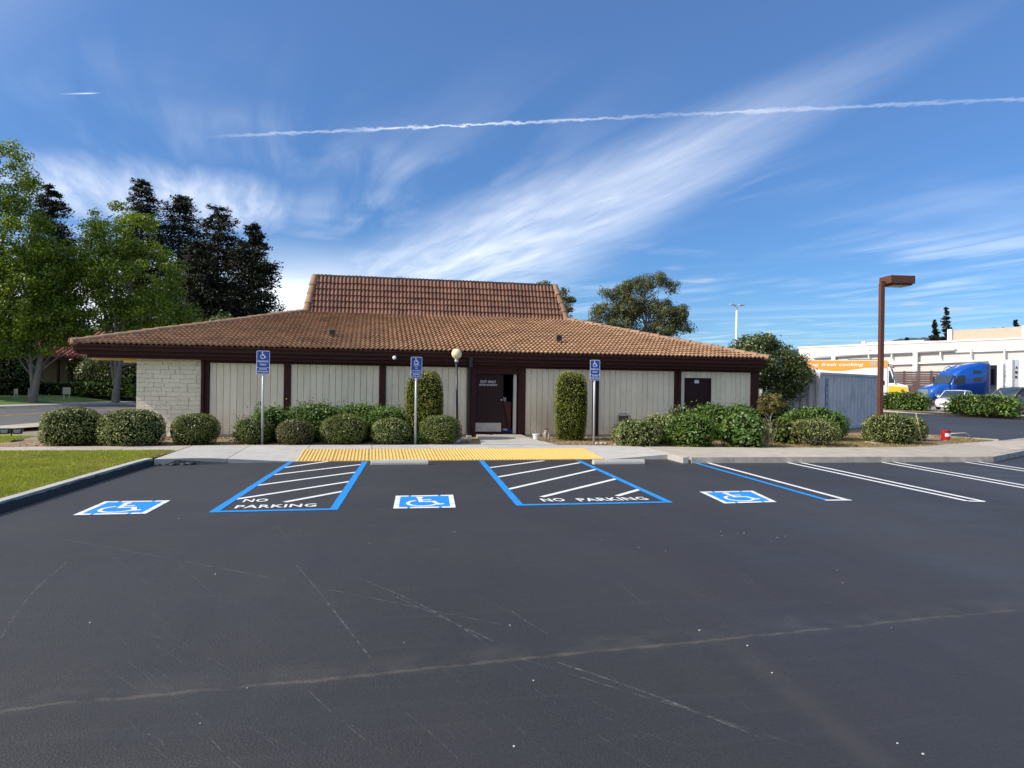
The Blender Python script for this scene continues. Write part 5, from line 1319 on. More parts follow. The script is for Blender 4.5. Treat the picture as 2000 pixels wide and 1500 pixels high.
# ------------------------------------------------------------------ shipping container
def container():
    cR = at(1714, 841, 31.5); cL = at(1600, 848, 27.3); cR.z = cL.z = .1
    d = (cR - cL); L = 6.06; ang = math.atan2(d.y, d.x)
    o = thing('shipping_container', 'faded grey blue shipping container on the dry ground', 'container', cL, ang)
    m = mat('faded_blue_grey_steel', (.52, .53, .545), .6, .10, 4, stretch=(1, 1, .25), dirt=(.21, .22, .24), dscale=1.5, damount=.5)
    H, W = 2.28, 2.44
    fr = MB()
    for x in (0, L - .1):
        for y in (0, W - .1): fr.box(x, x + .1, y, y + .1, 0, H)
    for y in (0, W - .08): fr.box(.1, L - .1, y, y + .08, H - .07, H - .002); fr.box(.1, L - .1, y, y + .1, .02, .16)
    for x in (0, L - .08): fr.box(x, x + .08, .1, W - .1, H - .07, H - .002); fr.box(x, x + .1, .1, W - .1, .02, .16)
    fr.build('frame', m, o)
    def corr(n, L_, x0):
        out = []
        per = L_ / n
        for i in range(n):
            for u, dd in ((.0, 0), (.20, 0), (.45, .085), (.70, .085), (.95, 0)): out.append((x0 + (i + u) * per, dd))
        out.append((x0 + L_, 0)); return out
    def panel(pts, f):
        mb = MB()
        for (a, da), (b, db) in zip(pts[:-1], pts[1:]): mb.add([f(a, da, .16), f(b, db, .16), f(b, db, H - .07), f(a, da, H - .07)], [(0, 1, 2, 3)])
        return mb
    sp = panel(corr(16, L - .2, .1), lambda a, d_, z: (a, .02 + d_, z)).build('side_panel', m, o)
    panel(corr(16, L - .2, .1), lambda a, d_, z: (a, W - .02 - d_, z)).build('side_panel', m, o)
    panel(corr(8, W - .2, .1), lambda a, d_, z: (.02 + d_, a, z)).build('end_panel', m, o)
    panel(corr(8, W - .2, .1), lambda a, d_, z: (L - .02 - d_, a, z)).build('end_panel', m, o)
    MB().box(.0, L, 0, W, H, H + .012).build('roof_panel', m, o)
    for x in (.9, L - 1.25): MB().box(x, x + .36, -.004, -.001, .025, .125).build('fork_pocket', M_BLACK, o)
    for x in (.0, L - .17):
        for z in (.0, H - .11): MB().box(x, x + .17, -.012, .0, z, z + .115).build('corner_casting', m, o)
    # lettering set upright, one letter under the other, on a flat plate
    MB().box(.62, .86, .012, .016, .75, 2.08).build('marking_plate', mat('pale_marking_plate', (.40, .43, .47), .6, .2, 10), o)
    ml = mat('dark_marking', (.06, .06, .07), .6)
    for k, ch in enumerate('CRXU704'):
        v, f = text_geo(ch, .15, .15, bold=.04)
        MB().add([(.74 + q[0], .0108, 1.98 - k * .185 + q[1]) for q in v], f).build('lettering', ml, o, fix=False)
container()

# ------------------------------------------------------------------ far side of the drive: kerb, hedges, vehicles, warehouse
far_k = [gp(1640, 800), gp(1730, 804.5), gp(1860, 811), gp(2000, 818.5), gp(2250, 833)]
fk = tag(thing('drive_kerb', 'pale kerb on the far side of the drive', 'kerb'), kind='structure')
for a, b in zip(far_k[:-1], far_k[1:]):
    mb = MB(); kerb_run(mb, [(b.x, b.y), (a.x, a.y)], -.45, .16); mb.build('kerb_stone', M_CONC_OLD, fk)
n2 = (far_k[3] - far_k[1]).normalized(); n2 = Vector((-n2.y, n2.x, 0));
if n2.y < 0: n2 = -n2
sb = MB(); sb.sheet([(far_k[0].x, far_k[0].y, .15), (far_k[1].x, far_k[1].y, .15), (far_k[3].x, far_k[3].y, .15), (far_k[4].x, far_k[4].y, .15)] + [tuple(Vector((q.x, q.y, .15)) + n2 * 2.2) for q in (far_k[4], far_k[3], far_k[1], far_k[0])])
tag(sb.build('hedge_bed', M_SOIL, fix=False), 'dry soil strip under the far hedges', 'planting bed', kind='structure')
yard = [tuple(Vector((q.x, q.y, z_)) + n2 * s_) for z_, s_, q in ((.14, 2.2, far_k[0]), (.14, 2.2, far_k[4]), (.31, 4.2, far_k[4]), (.31, 4.2, far_k[0]), (.31, 60, far_k[4]), (.31, 60, far_k[0]))]
tag(MB().add(yard, [(0, 1, 2, 3), (3, 2, 4, 5)]).build('yard', mat('pale_yard_asphalt', (.30, .28, .25), .85, .15, 2), fix=False), 'pale paved yard in front of the warehouse', 'yard', kind='structure')
def hedge(label, a, b, h, dep, size=.16):
    m_ = (a + b) / 2; L = (b - a).length; ang = math.atan2((b - a).y, (b - a).x)
    o = bush('clipped_hedge', label, Vector((m_.x, m_.y, .14)), L, h, L_GLOSS, size, depth=dep, power=4.5, rough=.05, loose=.3, cat='hedge', group='hedges across the drive', aspect=.55)
    o.rotation_euler = (0, 0, ang)
hedge('box shaped green hedge in front of the yellow van', at(1722, 804, 57.5), at(1812, 806, 53.5), 1.42, 1.6)
hedge('box shaped green hedge in front of the white and grey cars', at(1856, 810, 50.5), at(1988, 812, 44.5), 1.38, 1.5)

def wheel(parent, x, y, r, w, side=1):
    t = MB().lathe([(r * .62, -w / 2), (r * .95, -w / 2), (r, -w * .35), (r, w * .35), (r * .95, w / 2), (r * .62, w / 2)], 24).xf(Matrix.Translation((x, y, r)) @ Matrix.Rotation(R(90), 4, 'X')).build('wheel', M_TIRE, parent, smooth=False)
    MB().lathe([(r * .63, -w * .44), (r * .5, -w * .38), (r * .2, -w * .46), (r * .12, -w * .47)], 16).xf(Matrix.Translation((x, y, r)) @ Matrix.Rotation(R(90 if side < 0 else -90), 4, 'X')).build('rim', M_STEEL, t)
def loft(mb, secs, closed=True):
    """secs: list of (x, [(y, z)...]) cross-sections with equal point counts; half profiles mirrored in y"""
    full = [(x, [(y, z) for y, z in s] + [(-y, z) for y, z in s[::-1]]) for x, s in secs]
    n_ = len(full[0][1]); vs = [(x, y, z) for x, s in full for y, z in s]; fs = []
    for i in range(len(full) - 1):
        for k in range(n_): fs.append((i * n_ + k, i * n_ + (k + 1) % n_, (i + 1) * n_ + (k + 1) % n_, (i + 1) * n_ + k))
    fs.append(tuple(range(n_))); fs.append(tuple((len(full) - 1) * n_ + k for k in range(n_)))
    return mb.add(vs, fs)

def car(name, label, p, ang, paint_, suv=False):
    """x forward; about 4.5 m long"""
    o = thing(name, label, 'car', p, ang)
    L = 4.5 if not suv else 4.7; W = .88 if not suv else .93; H = 1.46 if not suv else 1.70
    belt = .92 if not suv else 1.08; hood = .88 if not suv else 1.05
    def sec(x, w, zb, zt): return (x, [(0, zb), (w * .9, zb), (w, zb + .18), (w, zt - .14), (w * .94, zt - .03), (w * .6, zt + .01), (0, zt + .02)])
    mb = MB(); loft(mb, [sec(L / 2, W * .72, .30, .60), sec(L / 2 - .12, W * .88, .22, .72), sec(L / 2 - .6, W * .98, .2, hood - .06), sec(L / 2 - 1.25, W, .2, hood + .02), sec(.4, W, .2, belt + .02), sec(-1.2, W, .2, belt + .04), sec(-L / 2 + .35, W * .97, .22, belt + .06), sec(-L / 2 + .05, W * .9, .3, belt), sec(-L / 2, W * .84, .36, belt - .12)])
    body = mb.build('body', paint_, o, smooth=True)
    def cs(x, w0, w1, z1): return (x, [(0, belt - .02), (w0, belt - .02), (w1, z1 - .06), (w1 * .9, z1), (0, z1 + .015)])
    rear = -1.75 if not suv else -2.15
    mb = MB(); loft(mb, [cs(1.1, W * .92, W * .9, belt + .03), cs(.25, W * .94, W * .76, H - .03), cs(-.4, W * .94, W * .76, H), cs(rear + .75, W * .94, W * .76, H - .05), cs(rear + .1, W * .93, W * .78, (belt + .1) if not suv else H - .22), cs(rear, W * .92, W * .82, belt + .02)])
    gh = mb.build('greenhouse', M_WIND, o, smooth=True)
    mb = MB(); loft(mb, [(x, [(0, z - .02), (w, z - .055), (w * .98, z + .0), (0, z + .022)]) for x, w, z in ((.22, W * .75, H - .02), (-.4, W * .77, H + .01), (rear + .72, W * .77, H - .04))])
    mb.build('roof_panel', paint_, o, smooth=True)
    for s in (-1, 1):
        MB().tube([(1.12, s * W * .90, belt), (.24, s * W * .77, H - .035), (rear + .74, s * W * .77, H - .055), (rear, s * W * .90, belt)], .032, 6).build('pillar', paint_, o, smooth=True)
        MB().tube([(-.42, s * W * .95, belt), (-.46, s * W * .77, H - .04)], .035, 6).build('pillar', M_BLACK if suv else paint_, o)
        MB().box(.75, .90, s * W - .02 if s > 0 else -W - .16, W + .16 if s > 0 else s * W + .02, belt - .02, belt + .12, ch=.03).build('mirror', paint_, o)
        hl = MB().prism([(-.05, .0), (.28, -.02), (.20, .12), (-.10, .15)], -.02, .02, 'y').xf(Matrix.Translation((L / 2 - .42, s * W * .86, .62 if not suv else .78)) @ Matrix.Rotation(R(-s * 38), 4, 'Z')).build('headlight', mat('headlight_glass', (.65, .67, .70), .12), o)
        for x in (L / 2 - .85, -L / 2 + .9): wheel(o, x, s * (W - .11), .33 if not suv else .37, .21, s)
        MB().box(-L / 2 - .01, -L / 2 + .14, s * W * .55 - .16, s * W * .55 + .16, belt - .22, belt - .08).build('tail_light', mat('tail_red', (.35, .01, .01), .3), o)
    MB().prism([(-.50, .0), (.50, .0), (.42, .17), (-.42, .17)], -.04, .03, 'x').xf(Matrix.Translation((L / 2 - .03, 0, .33))).build('grille', M_BLACK, o)
    MB().box(L / 2 - .02, L / 2 + .005, -.25, .25, .50, .53).build('badge_bar', M_CHROME, o)
    if suv:
        for s in (-1, 1): MB().tube([(.1, s * .62, H + .05), (-1.6, s * .62, H + .04)], .022, 6).build('roof_rail', M_BLACK, o)
    return o
M_WCAR = mat('white_car_paint', (.78, .78, .77), .25, coat=.6)
M_GCAR = mat('grey_car_paint', (.17, .16, .155), .28, metal=.4, coat=.6)
pc = at(1867, 800, 53.5); pc.z = .32
car('white_sedan', 'white sedan parked behind the second hedge facing the drive', pc, cdir(R(222)), M_WCAR)
pc = at(1978, 806, 48.5); pc.z = .32
car('grey_wagon', 'dark grey wagon parked behind the hedge at the frame edge', pc, cdir(R(200)), M_GCAR, True)

def step_van():
    p = at(1668, 790, 62.0); p.z = .32
    o = thing('food_van', 'white delivery van with orange top band and yellow nose', 'van', p, cdir(R(-30))); o.scale = (1.03, 1.03, 1.03)
    mw_ = mat('van_white', (.82, .82, .81), .35, coat=.3); mo = mat('van_orange', (.80, .33, .035), .4, coat=.3); my = mat('van_yellow', (.78, .48, .015), .35, coat=.3)
    W = 1.2; F = 4.45
    bevel(MB().prism([(-5.5, .55), (2.55, .55), (2.55, 3.75), (2.2, 3.85), (-5.5, 3.85)], -W, W, 'y').build('box_body', mw_, o), .06, 2)
    bevel(MB().prism([(2.552, .55), (4.05, .55), (4.12, 1.0), (4.0, 1.75), (3.15, 1.95), (2.75, 3.2), (2.552, 3.35)], -W * .96, W * .96, 'y').build('cab', mw_, o), .06, 2)
    # orange band with a wavy lower edge, near side
    for s in (-1, 1):
        y = s * (W + .003)
        low = [(-5.45, 3.05)] + [(-5.45 + i * .8, 3.05 + .16 * math.sin(i * .9)) for i in range(1, 10)] + [(2.5, 3.12)]
        MB().sheet([(x, y, z) for x, z in low] + [(2.5, y, 3.80), (-5.45, y, 3.83)]).build('orange_band', mo, o, fix=False)
        MB().prism([(2.6, .58), (4.06, .58), (4.08, 1.1), (3.95, 1.62), (2.6, 1.72)], s * W * .963 - .004, s * W * .963 + .004, 'y').build('yellow_panel', my, o)
        MB().prism([(2.62, 1.95), (3.02, 1.95), (2.72, 2.95), (2.62, 2.95)], s * W * .963 - .004, s * W * .963 + .004, 'y').build('door_window', M_DGLASS, o)
        MB().prism(rrect(.7, 2.35, 1.75, 2.15, .1), s * (W + .004) - .004, s * (W + .004) + .004, 'y').build('side_window', M_DGLASS, o)
        MB().box(.30, .33, s * W - .006, s * W + .006, .8, 2.6).build('door_seam', M_BLACK, o)
        MB().box(1.25, 1.75, s * W - .02, s * W + .02, 3.35, 3.68).build('side_vent', mat('van_vent', (.45, .40, .36), .5), o)
        for x in (3.25, -3.4): wheel(o, x, s * (W - .16), .46, .28, s)
        h_ = MB().prism(rrect(-.22, .22, -.16, .16, .12), -.03, .03, 'x').xf(Matrix.Translation((4.08, s * .82, 1.18))).build('headlight', M_CHROME, o)
        MB().tube([(3.55, s * W * .95, 1.4), (3.75, s * W * .95, 1.18), (3.95, s * W * .95, 1.15)], .12, 8).build('headlamp_surround', mat('dark_chrome', (.25, .18, .10), .3, metal=.6), o)
        MB().box(2.95, 3.02, s * (W + .05) - .02, s * (W + .05) + .12 * s, 2.0, 2.5).build('mirror', M_BLACK, o)
    MB().prism([(4.125, .75), (4.19, .75), (4.10, 1.55), (4.04, 1.55)], -.5, .5, 'y').build('grille', M_BLACK, o)
    MB().add([(3.17, -1.05, 2.02), (3.17, 1.05, 2.02), (2.80, 1.0, 3.16), (2.80, -1.0, 3.16)], [(0, 1, 2, 3)]).build('windscreen', M_WIND, o)
    MB().tube([(3.19, 0, 2.0), (2.8, 0, 3.18)], .03, 6).build('windscreen_bar', mw_, o)
    MB().add([(2.98, -1.0, 2.72), (2.98, 1.0, 2.72), (2.81, .98, 3.2), (2.81, -.98, 3.2)], [(0, 1, 2, 3)]).xf(Matrix.Translation((.012, 0, 0))).build('name_band', mat('van_name_band', (.35, .42, .52), .3), o)
    bevel(MB().prism([(2.3, 3.36), (3.0, 3.2), (2.9, 3.45), (2.4, 3.6)], -W * .9, W * .9, 'y').build('cab_roof', mat('tan_cab_roof', (.35, .25, .20), .5), o), .03)
    MB().box(-.5, 1.9, -.6, .6, 3.852, 3.93, ch=.02).build('roof_rack', M_BLACK, o)
    v, f = text_geo('Exciting, fresh cooking', 5.3, .36, bold=.012, shear=.2)
    MB().add([(-1.9 + q[0], -W - .0065, 3.44 + q[1]) for q in v], f).build('lettering', mw_, o, fix=False)
    MB().box(-5.5, 4.2, -W + .05, W - .05, .42, .548).build('chassis', M_BLACK, o)
step_van()

def semi():
    p = at(1866, 788, 72.0); p.z = .32
    o = thing('semi_truck', 'bright blue semi truck with a sleeper cab in the yard', 'truck', p, cdir(R(188))); o.scale = (1.05, 1.05, 1.05)
    mb_ = mat('blue_truck_paint', (.006, .085, .42), .25, coat=.7)
    # x forward (towards the picture's left); nose, cab, sleeper with a swept roof
    def sc(x, w, zb, zt, r_=.2): return (x, [(0, zb), (w, zb), (w, zt - r_), (w - r_ * .6, zt - r_ * .25), (w - r_ * 1.4, zt), (0, zt + .03)])
    body = MB(); loft(body, [sc(3.35, .80, .55, 1.25), sc(3.2, .98, .45, 1.55), sc(2.6, 1.08, .45, 1.80), sc(1.75, 1.15, .5, 2.02), sc(1.45, 1.2, .5, 2.06)])
    body.build('hood', mb_, o, smooth=True)
    cab = MB(); loft(cab, [sc(1.46, 1.2, .6, 2.05), sc(1.35, 1.2, .6, 2.2), sc(.95, 1.2, .6, 3.05), sc(.4, 1.22, .6, 3.42), sc(-.7, 1.24, .6, 3.86), sc(-1.8, 1.24, .6, 4.08), sc(-2.6, 1.24, .6, 4.08)])
    cab.build('cab', mb_, o, smooth=True)
    MB().prism([(1.50, 2.06), (1.12, 2.85), (1.02, 2.83), (1.40, 2.06)], -1.05, 1.05, 'y').xf(Matrix.Translation((.06, 0, 0))).build('windscreen', M_WIND, o)
    for s in (-1, 1):
        y = s * 1.245
        MB().prism([(.20, 2.05), (1.15, 2.05), (.88, 2.78), (.20, 2.84)], y - .012, y + .012, 'y').build('door_window', M_DGLASS, o)
        MB().prism(rrect(-1.75, -.85, 2.25, 2.62, .1), y - .012, y + .012, 'y').build('sleeper_window', M_DGLASS, o)
        MB().prism(rrect(-1.65, -.75, 3.05, 3.35, .1), y - .012, y + .012, 'y').build('upper_window', M_DGLASS, o)
        MB().box(-2.62, -2.5, y - .02, y + .02, .7, 3.9).build('side_extender', mat('grey_fairing', (.13, .14, .16), .5), o)
        MB().box(.14, .165, y - .010, y + .010, .8, 2.9).build('door_seam', M_BLACK, o)
        MB().box(1.2, 1.3, y + s * .02, y + s * .22, 2.0, 2.75, ch=.03).build('mirror', M_BLACK, o) if s > 0 else MB().box(1.2, 1.3, y - .22, y - .02, 2.0, 2.75, ch=.03).build('mirror', M_BLACK, o)
        MB().box(-2.4, .9, s * 1.18 - .05, s * 1.18 + .05, .5, .95).build('side_skirt', mb_, o)
        MB().lathe([(.30, -.4), (.30, .4)], 16).xf(Matrix.Translation((.3, s * 1.02, .62)) @ Matrix.Rotation(R(90), 4, 'Y')).build('fuel_tank', M_CHROME, o)
        MB().prism([(.0, .0), (.42, -.08), (.36, .14), (.02, .2)], -.03, .03, 'y').xf(Matrix.Translation((2.72, s * 1.02, 1.28)) @ Matrix.Rotation(R(-s * 20), 4, 'Z')).build('headlight', mat('headlight_glass', (.65, .67, .70), .12), o)
        MB().prism([(0, 0), (.5, -.05), (.5, .15), (.0, .18)], -.02, .02, 'y').xf(Matrix.Translation((2.55, s * 1.07, .88))).build('bumper_trim', M_CHROME, o)
        for x in (2.25, -3.3, -4.5): wheel(o, x, s * 1.0, .52, .3 if x > 0 else .5, s)
    MB().box(3.18, 3.38, -.55, .55, .70, 1.5, ch=.03).build('grille', M_CHROME, o)
    MB().box(-5.3, 3.0, -.45, .45, .75, .98).build('chassis', M_BLACK, o)
    MB().tube([(.7, -.5, 3.2), (.85, -.5, 3.55), (.55, -.3, 3.72), (.2, -.3, 3.65)], .05, 6).build('air_horn', M_CHROME, o)
    # trailer and its refrigeration unit behind the cab
    t = thing('semi_trailer', 'white box trailer with a dark refrigeration unit behind the blue truck', 'trailer', p, cdir(R(188))); t.scale = (1.05, 1.05, 1.05)
    mt = mat('trailer_white', (.80, .80, .79), .45, .04, 3)
    bevel(MB().box(-16, -4.0, -1.28, 1.28, 1.15, 4.1).build('trailer_box', mt, t), .03)
    bevel(MB().box(-3.995, -3.3, -.95, .95, 2.0, 3.9).build('refrigeration_unit', M_BLACK, t), .08, 2)
    for k in range(5): MB().box(-3.3, -3.285, -.8, .8, 2.2 + k * .3, 2.42 + k * .3).build('unit_louvre', mat('dark_louvre', (.03, .03, .03), .4), t)
    MB().box(-15, -4.4, -.4, .4, .85, 1.148).build('underframe', M_BLACK, t)
    for s in (-1, 1):
        for x in (-13.0, -14.3): wheel(t, x, s * 1.0, .52, .5, s)
        MB().box(-6.0, -5.85, s * .9 - .06, s * .9 + .06, .0, .848).build('landing_leg', M_STEEL, t)
semi()
def box_unit(label, px, py, d, w, h, dep, mark):
    p = at(px, py, d); p.z = .32
    o = thing('storage_box', label, 'container', p, cdir(R(-6)), 'white storage boxes by the warehouse')
    mt = mat('storage_white', (.74, .75, .76), .5, .06, 3, stretch=(1, 1, .3), dirt=(.6, .6, .6), dscale=2, damount=.4)
    bevel(MB().box(0, w, 0, dep, .35, h).build('box_body', mt, o), .03)
    for k in range(3): MB().box(w * (k + .5) / 3 - .02, w * (k + .5) / 3 + .02, -.03, -.002, .4, h - .1).build('locking_bar', M_STEEL, o)
    for x in (.02, w - .14): MB().box(x, x + .12, -.04, -.003, .36, h - .02).build('corner_post', mat('storage_post', (.45, .46, .48), .5), o)
    for x in (.15, w - .35): MB().box(x, x + .2, .2, dep - .2, 0, .348).build('skid', M_BLACK, o)
    for k, ch in enumerate(mark):
        v, f = text_geo(ch, .22, .26, bold=.03); MB().add([(w * .38 + q[0], -.034, h - .7 - k * .42 + q[1]) for q in v], f).build('lettering', M_BLACK, o, fix=False)
box_unit('white storage box with dark letters standing beside the trailer', 1957, 790, 66, .85, 4.0, .9, 'ABS')
box_unit('white storage box with dark letters at the frame edge', 1975, 792, 62, 1.0, 4.25, .9, 'ABR')
box_unit('farthest right white storage box, cut by the frame edge', 2002, 793, 60, 2.4, 4.4, 1.0, 'AB')

def warehouse():
    tl, tr = at(1560, 682, 108), at(2160, 652, 76)
    M_WH = mat('warm_white_wall', (.58, .55, .525), .8, .05, 1, dirt=(.62, .56, .50), dscale=.25, damount=.45)
    M_WH2 = mat('white_pipe_paint', (.80, .78, .75), .6); M_TAN = mat('tan_parapet', (.47, .39, .30), .8, .06, 2)
    d = tr - tl; d.z = 0; L = d.length; ang = math.atan2(d.y, d.x)
    o = thing('warehouse', 'long white warehouse with pipes along its wall', 'building', (tl.x, tl.y, 0), ang)
    H = (tl.z + tr.z) / 2
    dep = 40
    MB().box(0, L, 0, dep, 0, H).build('wall', M_WH, o)
    MB().box(-.1, L + .1, -.08, .3, H + .002, H + .18).build('coping', M_WH2, o)
    def X(px):                       # distance along the wall where the line of sight through px meets it
        r = ray(px, 700); u = Vector((math.cos(ang), math.sin(ang))); c_ = Vector((tl.x, tl.y))
        # c + u s = r t
        det = u.x * (-r.y) + r.x * u.y
        s_ = (-c_.x * (-r.y) + (-r.x) * c_.y) / det if abs(det) > 1e-9 else 0
        return (c_.x * r.y - c_.y * r.x) / (u.y * r.x - u.x * r.y)
    def Z(px, py):
        s_ = X(px); q = Vector((tl.x + math.cos(ang) * s_, tl.y + math.sin(ang) * s_)); r = ray(px, py); t = math.hypot(q.x, q.y) / math.hypot(r.x, r.y)
        return EYE + r.z * t
    # raised tan parapets
    for a, b, h_ in ((1840, 2120, 1.6), (1672, 1788, .55)):
        xa, xb = X(a), X(b)
        MB().box(xa, xb, 2.0, 14, H + .003, H + h_).build('parapet', M_TAN if a > 1800 else M_WH, o)
        MB().box(xa - .25, xa + .25, 1.7, 2.2, H + .19, H + h_ + .12).build('parapet_end', M_WH2, o)
        if a > 1800: MB().box(X(1988) - .3, X(1988) + .3, 1.7, 1.99, H + .19, H + h_ + .12).build('parapet_pier', M_WH2, o)
    def pipe(p, q, r_, nm='wall_pipe'):
        xa, za, xb, zb = X(p[0]), Z(*p), X(q[0]), Z(*q)
        MB().tube([(xa, -r_ - .12, za), (xb, -r_ - .12, zb)], r_, 10).build(nm, M_WH2, o, smooth=True)
    pipe((1600, 695), (1868, 683), .25); pipe((1868, 688), (2100, 680), .10); pipe((1735, 712), (1930, 705), .13); pipe((1590, 698), (1660, 694), .2)
    for px, py0, py1, r_ in ((1792, 686, 740, .3), (1632, 692, 720, .3)):
        x = X(px); MB().tube([(x, -.5, Z(px, py0)), (x, -.5, Z(px, py1) - 3)], r_, 10).build('drop_pipe', M_WH2, o, smooth=True)
    for px in (1700, 1745, 1840, 1900, 1965): MB().box(X(px) - .06, X(px) + .06, -.5, -.005, Z(px, 692) - .5, Z(px, 692) + .6).build('pipe_bracket', M_WH2, o)
    # brown slatted screen in front of the wall
    s = thing('slatted_screen', 'dark brown slatted wooden screen in front of the warehouse', 'fence', (tl.x, tl.y, 0), ang)
    ms = mat('dark_brown_slats', (.085, .045, .045), .7, .15, 2); xa, xb = X(1735), X(1925); hs_ = Z(1780, 726) 
    mwht = mat('slat_gap_white', (.7, .66, .6), .8)
    for x in np.arange(xa, xb + .1, 3.4): MB().box(x - .12, x + .12, -2.25, -2.05, 0, hs_ + .05).build('post', ms, s)
    n_ = 14
    for k in range(n_):
        z = .15 + (hs_ - .15) * k / n_
        for x in np.arange(xa, xb - 1, 3.4):
            MB().box(x + .02, x + 3.38, -2.27 + random.uniform(-.01, .01), -2.20, z, z + (hs_ - .15) / n_ * random.uniform(.82, .94)).build('slat', ms, s)
warehouse()
# small pale roof unit glimpsed over the hip, and a tall yard lamp
o = thing('roof_plant', 'small white roof structure glimpsed above the tiled hip', 'building', at(1388, 690, 90)); o.location.z = 0
MB().box(-2.5, 2.5, 0, 4, 0, 1.75 + 4.9).build('wall', mat('far_white', (.75, .74, .72), .8), o); MB().box(-2.6, 2.6, -.1, 4.1, 6.652, 6.8).build('parapet', mat('far_white', (.75, .74, .72), .8), o)
p = at(1438, 690, 95); zt = at(1438, 594, 95).z
o = thing('tall_yard_lamp', 'tall white lamp mast rising far behind the building', 'street light', (p.x, p.y, 0))
MB().tube([(0, 0, 0), (0, 0, zt - .3)], [.22, .13], 10).build('mast', mat('white_mast', (.72, .74, .76), .4), o, smooth=True)
for s in (-1, 1):
    MB().tube([(0, 0, zt - .35), (s * .5, 0, zt - .15)], .05, 6).build('arm', M_STEEL, o); MB().box(s * .65 - .38, s * .65 + .38, -.25, .25, zt - .18, zt, ch=.05).build('lamp_head', M_STEEL, o)

# ------------------------------------------------------------------ trees behind
def top(px, py, d): return at(px, py, d).z
# left: two broad street trees on the bank
def bank(px, d): q = at(px, 778, d); q.z = .48; return q
b1 = bank(-14, 44); H1 = top(30, 262, 44) - .5
broadleaf('street_tree', 'tall light green street tree at the picture edge', b1, H1, .27,
          [((0.3, 0, H1 * .84), (1.9, 1.9, H1 * .16)), ((.4, 0, H1 * .60), (2.9, 2.6, H1 * .20)), ((1.6, -.5, H1 * .38), (2.4, 2.3, H1 * .15)), ((-1.5, 0, H1 * .45), (2.2, 2.4, H1 * .25)), ((2.9, 0, H1 * .30), (1.4, 1.6, H1 * .09)), ((3.2, -.3, H1 * .50), (1.3, 1.6, H1 * .10))],
          430, 125, L_PLANE, M_BARK, .165, (.45, .85), group='light green street trees', limbs=34, fork=.22)
b2 = bank(64, 45)
broadleaf('street_tree', 'grey trunked street tree with low spreading limbs before the tiled house', b2, 10.5, .25,
          [((0.2, 0, 7.4), (2.4, 2.2, 2.3)), ((1.5, -.3, 5.3), (2.0, 1.8, 1.6)), ((-1.4, .3, 5.4), (1.9, 1.9, 1.7)), ((2.2, 0, 4.0), (1.3, 1.2, .9)), ((-1.2, -.6, 3.4), (1.6, 1.2, .8)), ((.6, -.8, 3.5), (1.2, 1.0, .6))],
          240, 120, L_PLANE, M_BARK, .165, (.42, .8), group='light green street trees', limbs=26, stems=3, fork=.14)
b3 = bank(226, 47); H3 = top(240, 386, 47) - .5
broadleaf('street_tree', 'bright green street tree with a forked pale trunk beside the roof', b3, H3, .22,
          [((0.2, 0, H3 * .82), (2.3, 2.0, H3 * .15)), ((.9, 0, H3 * .60), (3.4, 2.8, H3 * .18)), ((-1.6, 0, H3 * .66), (1.7, 1.9, H3 * .16)), ((2.6, 0, H3 * .42), (2.4, 2.2, H3 * .14)), ((-1.0, 0, H3 * .44), (2.0, 1.9, H3 * .12)), ((3.6, 0, H3 * .34), (1.6, 1.6, H3 * .12))],
          370, 120, L_PLANE, M_BARK, .165, (.42, .85), group='light green street trees', stems=4, limbs=38, fork=.14)
_h = at(115, 770, 58)
for k, (dx, dy, lab) in enumerate(((-10, -5, 'street tree shading the front of the tiled house'), (-16, 1, 'tree beyond the end of the tiled house'), (-9, -13, 'street tree just outside the picture edge'))):
    q = Vector((_h.x + dx, _h.y + dy, .48))
    broadleaf('street_tree', lab, q, 13.5, .33, [((0, 0, 7.6), (4.2, 4.0, 5.0))], 230, 70, L_PLANE, M_BARK, .28, (.6, 1.1), group='light green street trees', limbs=14)
GC = 'dark conifers behind the street trees'
for lab, px, py, d, w in (('tallest dark conifer, its ragged top above the bright street tree', 272, 352, 72, 9.5), ('broad dark conifer second from the tallest', 345, 378, 74, 12),
                          ('dark pointed conifer between the broad one and the slim one', 422, 405, 70, 10.5), ('slim open conifer standing nearest the steep roof', 490, 436, 68, 8.0),
                          ('dark conifer hidden behind the edge tree', 95, 360, 70, 9.0), ('dark short conifer filling the gap before the slim one', 385, 470, 66, 8.5)):
    q = at(px, 760, d); q.z = .3
    conifer('dark_conifer', lab, q, top(px, py, d) - .3, w, L_REDW, M_DBARK, 46, group=GC, per=290, lsize=.27, ragged=.34, start=.06, tip=.20, round_top=.8)
# dark mass of trees behind the left house
for k, (px, py, d, w, lab) in enumerate(((20, 620, 62, 9, 'dark leafy tree behind the tiled house at the picture edge'), (130, 610, 75, 10, 'dark leafy tree behind the roof of the tiled house'), (250, 640, 66, 9, 'dark leafy tree behind the forked pale trunk'), (330, 600, 64, 9, 'dark leafy tree behind the left hip of the roof'), (430, 610, 62, 8, 'dark leafy tree below the pointed conifer'))):
    q = at(px, 770, d); q.z = .4; h_ = top(px, py, d) - .4
    broadleaf('background_tree', lab, q, h_, .3, [((0, 0, h_ * .55), (w / 2, w / 2, h_ * .42))], 110, 60, L_SHADE, M_DBARK, .34, (.7, 1.3), group='dark leafy trees behind the street', limbs=10)
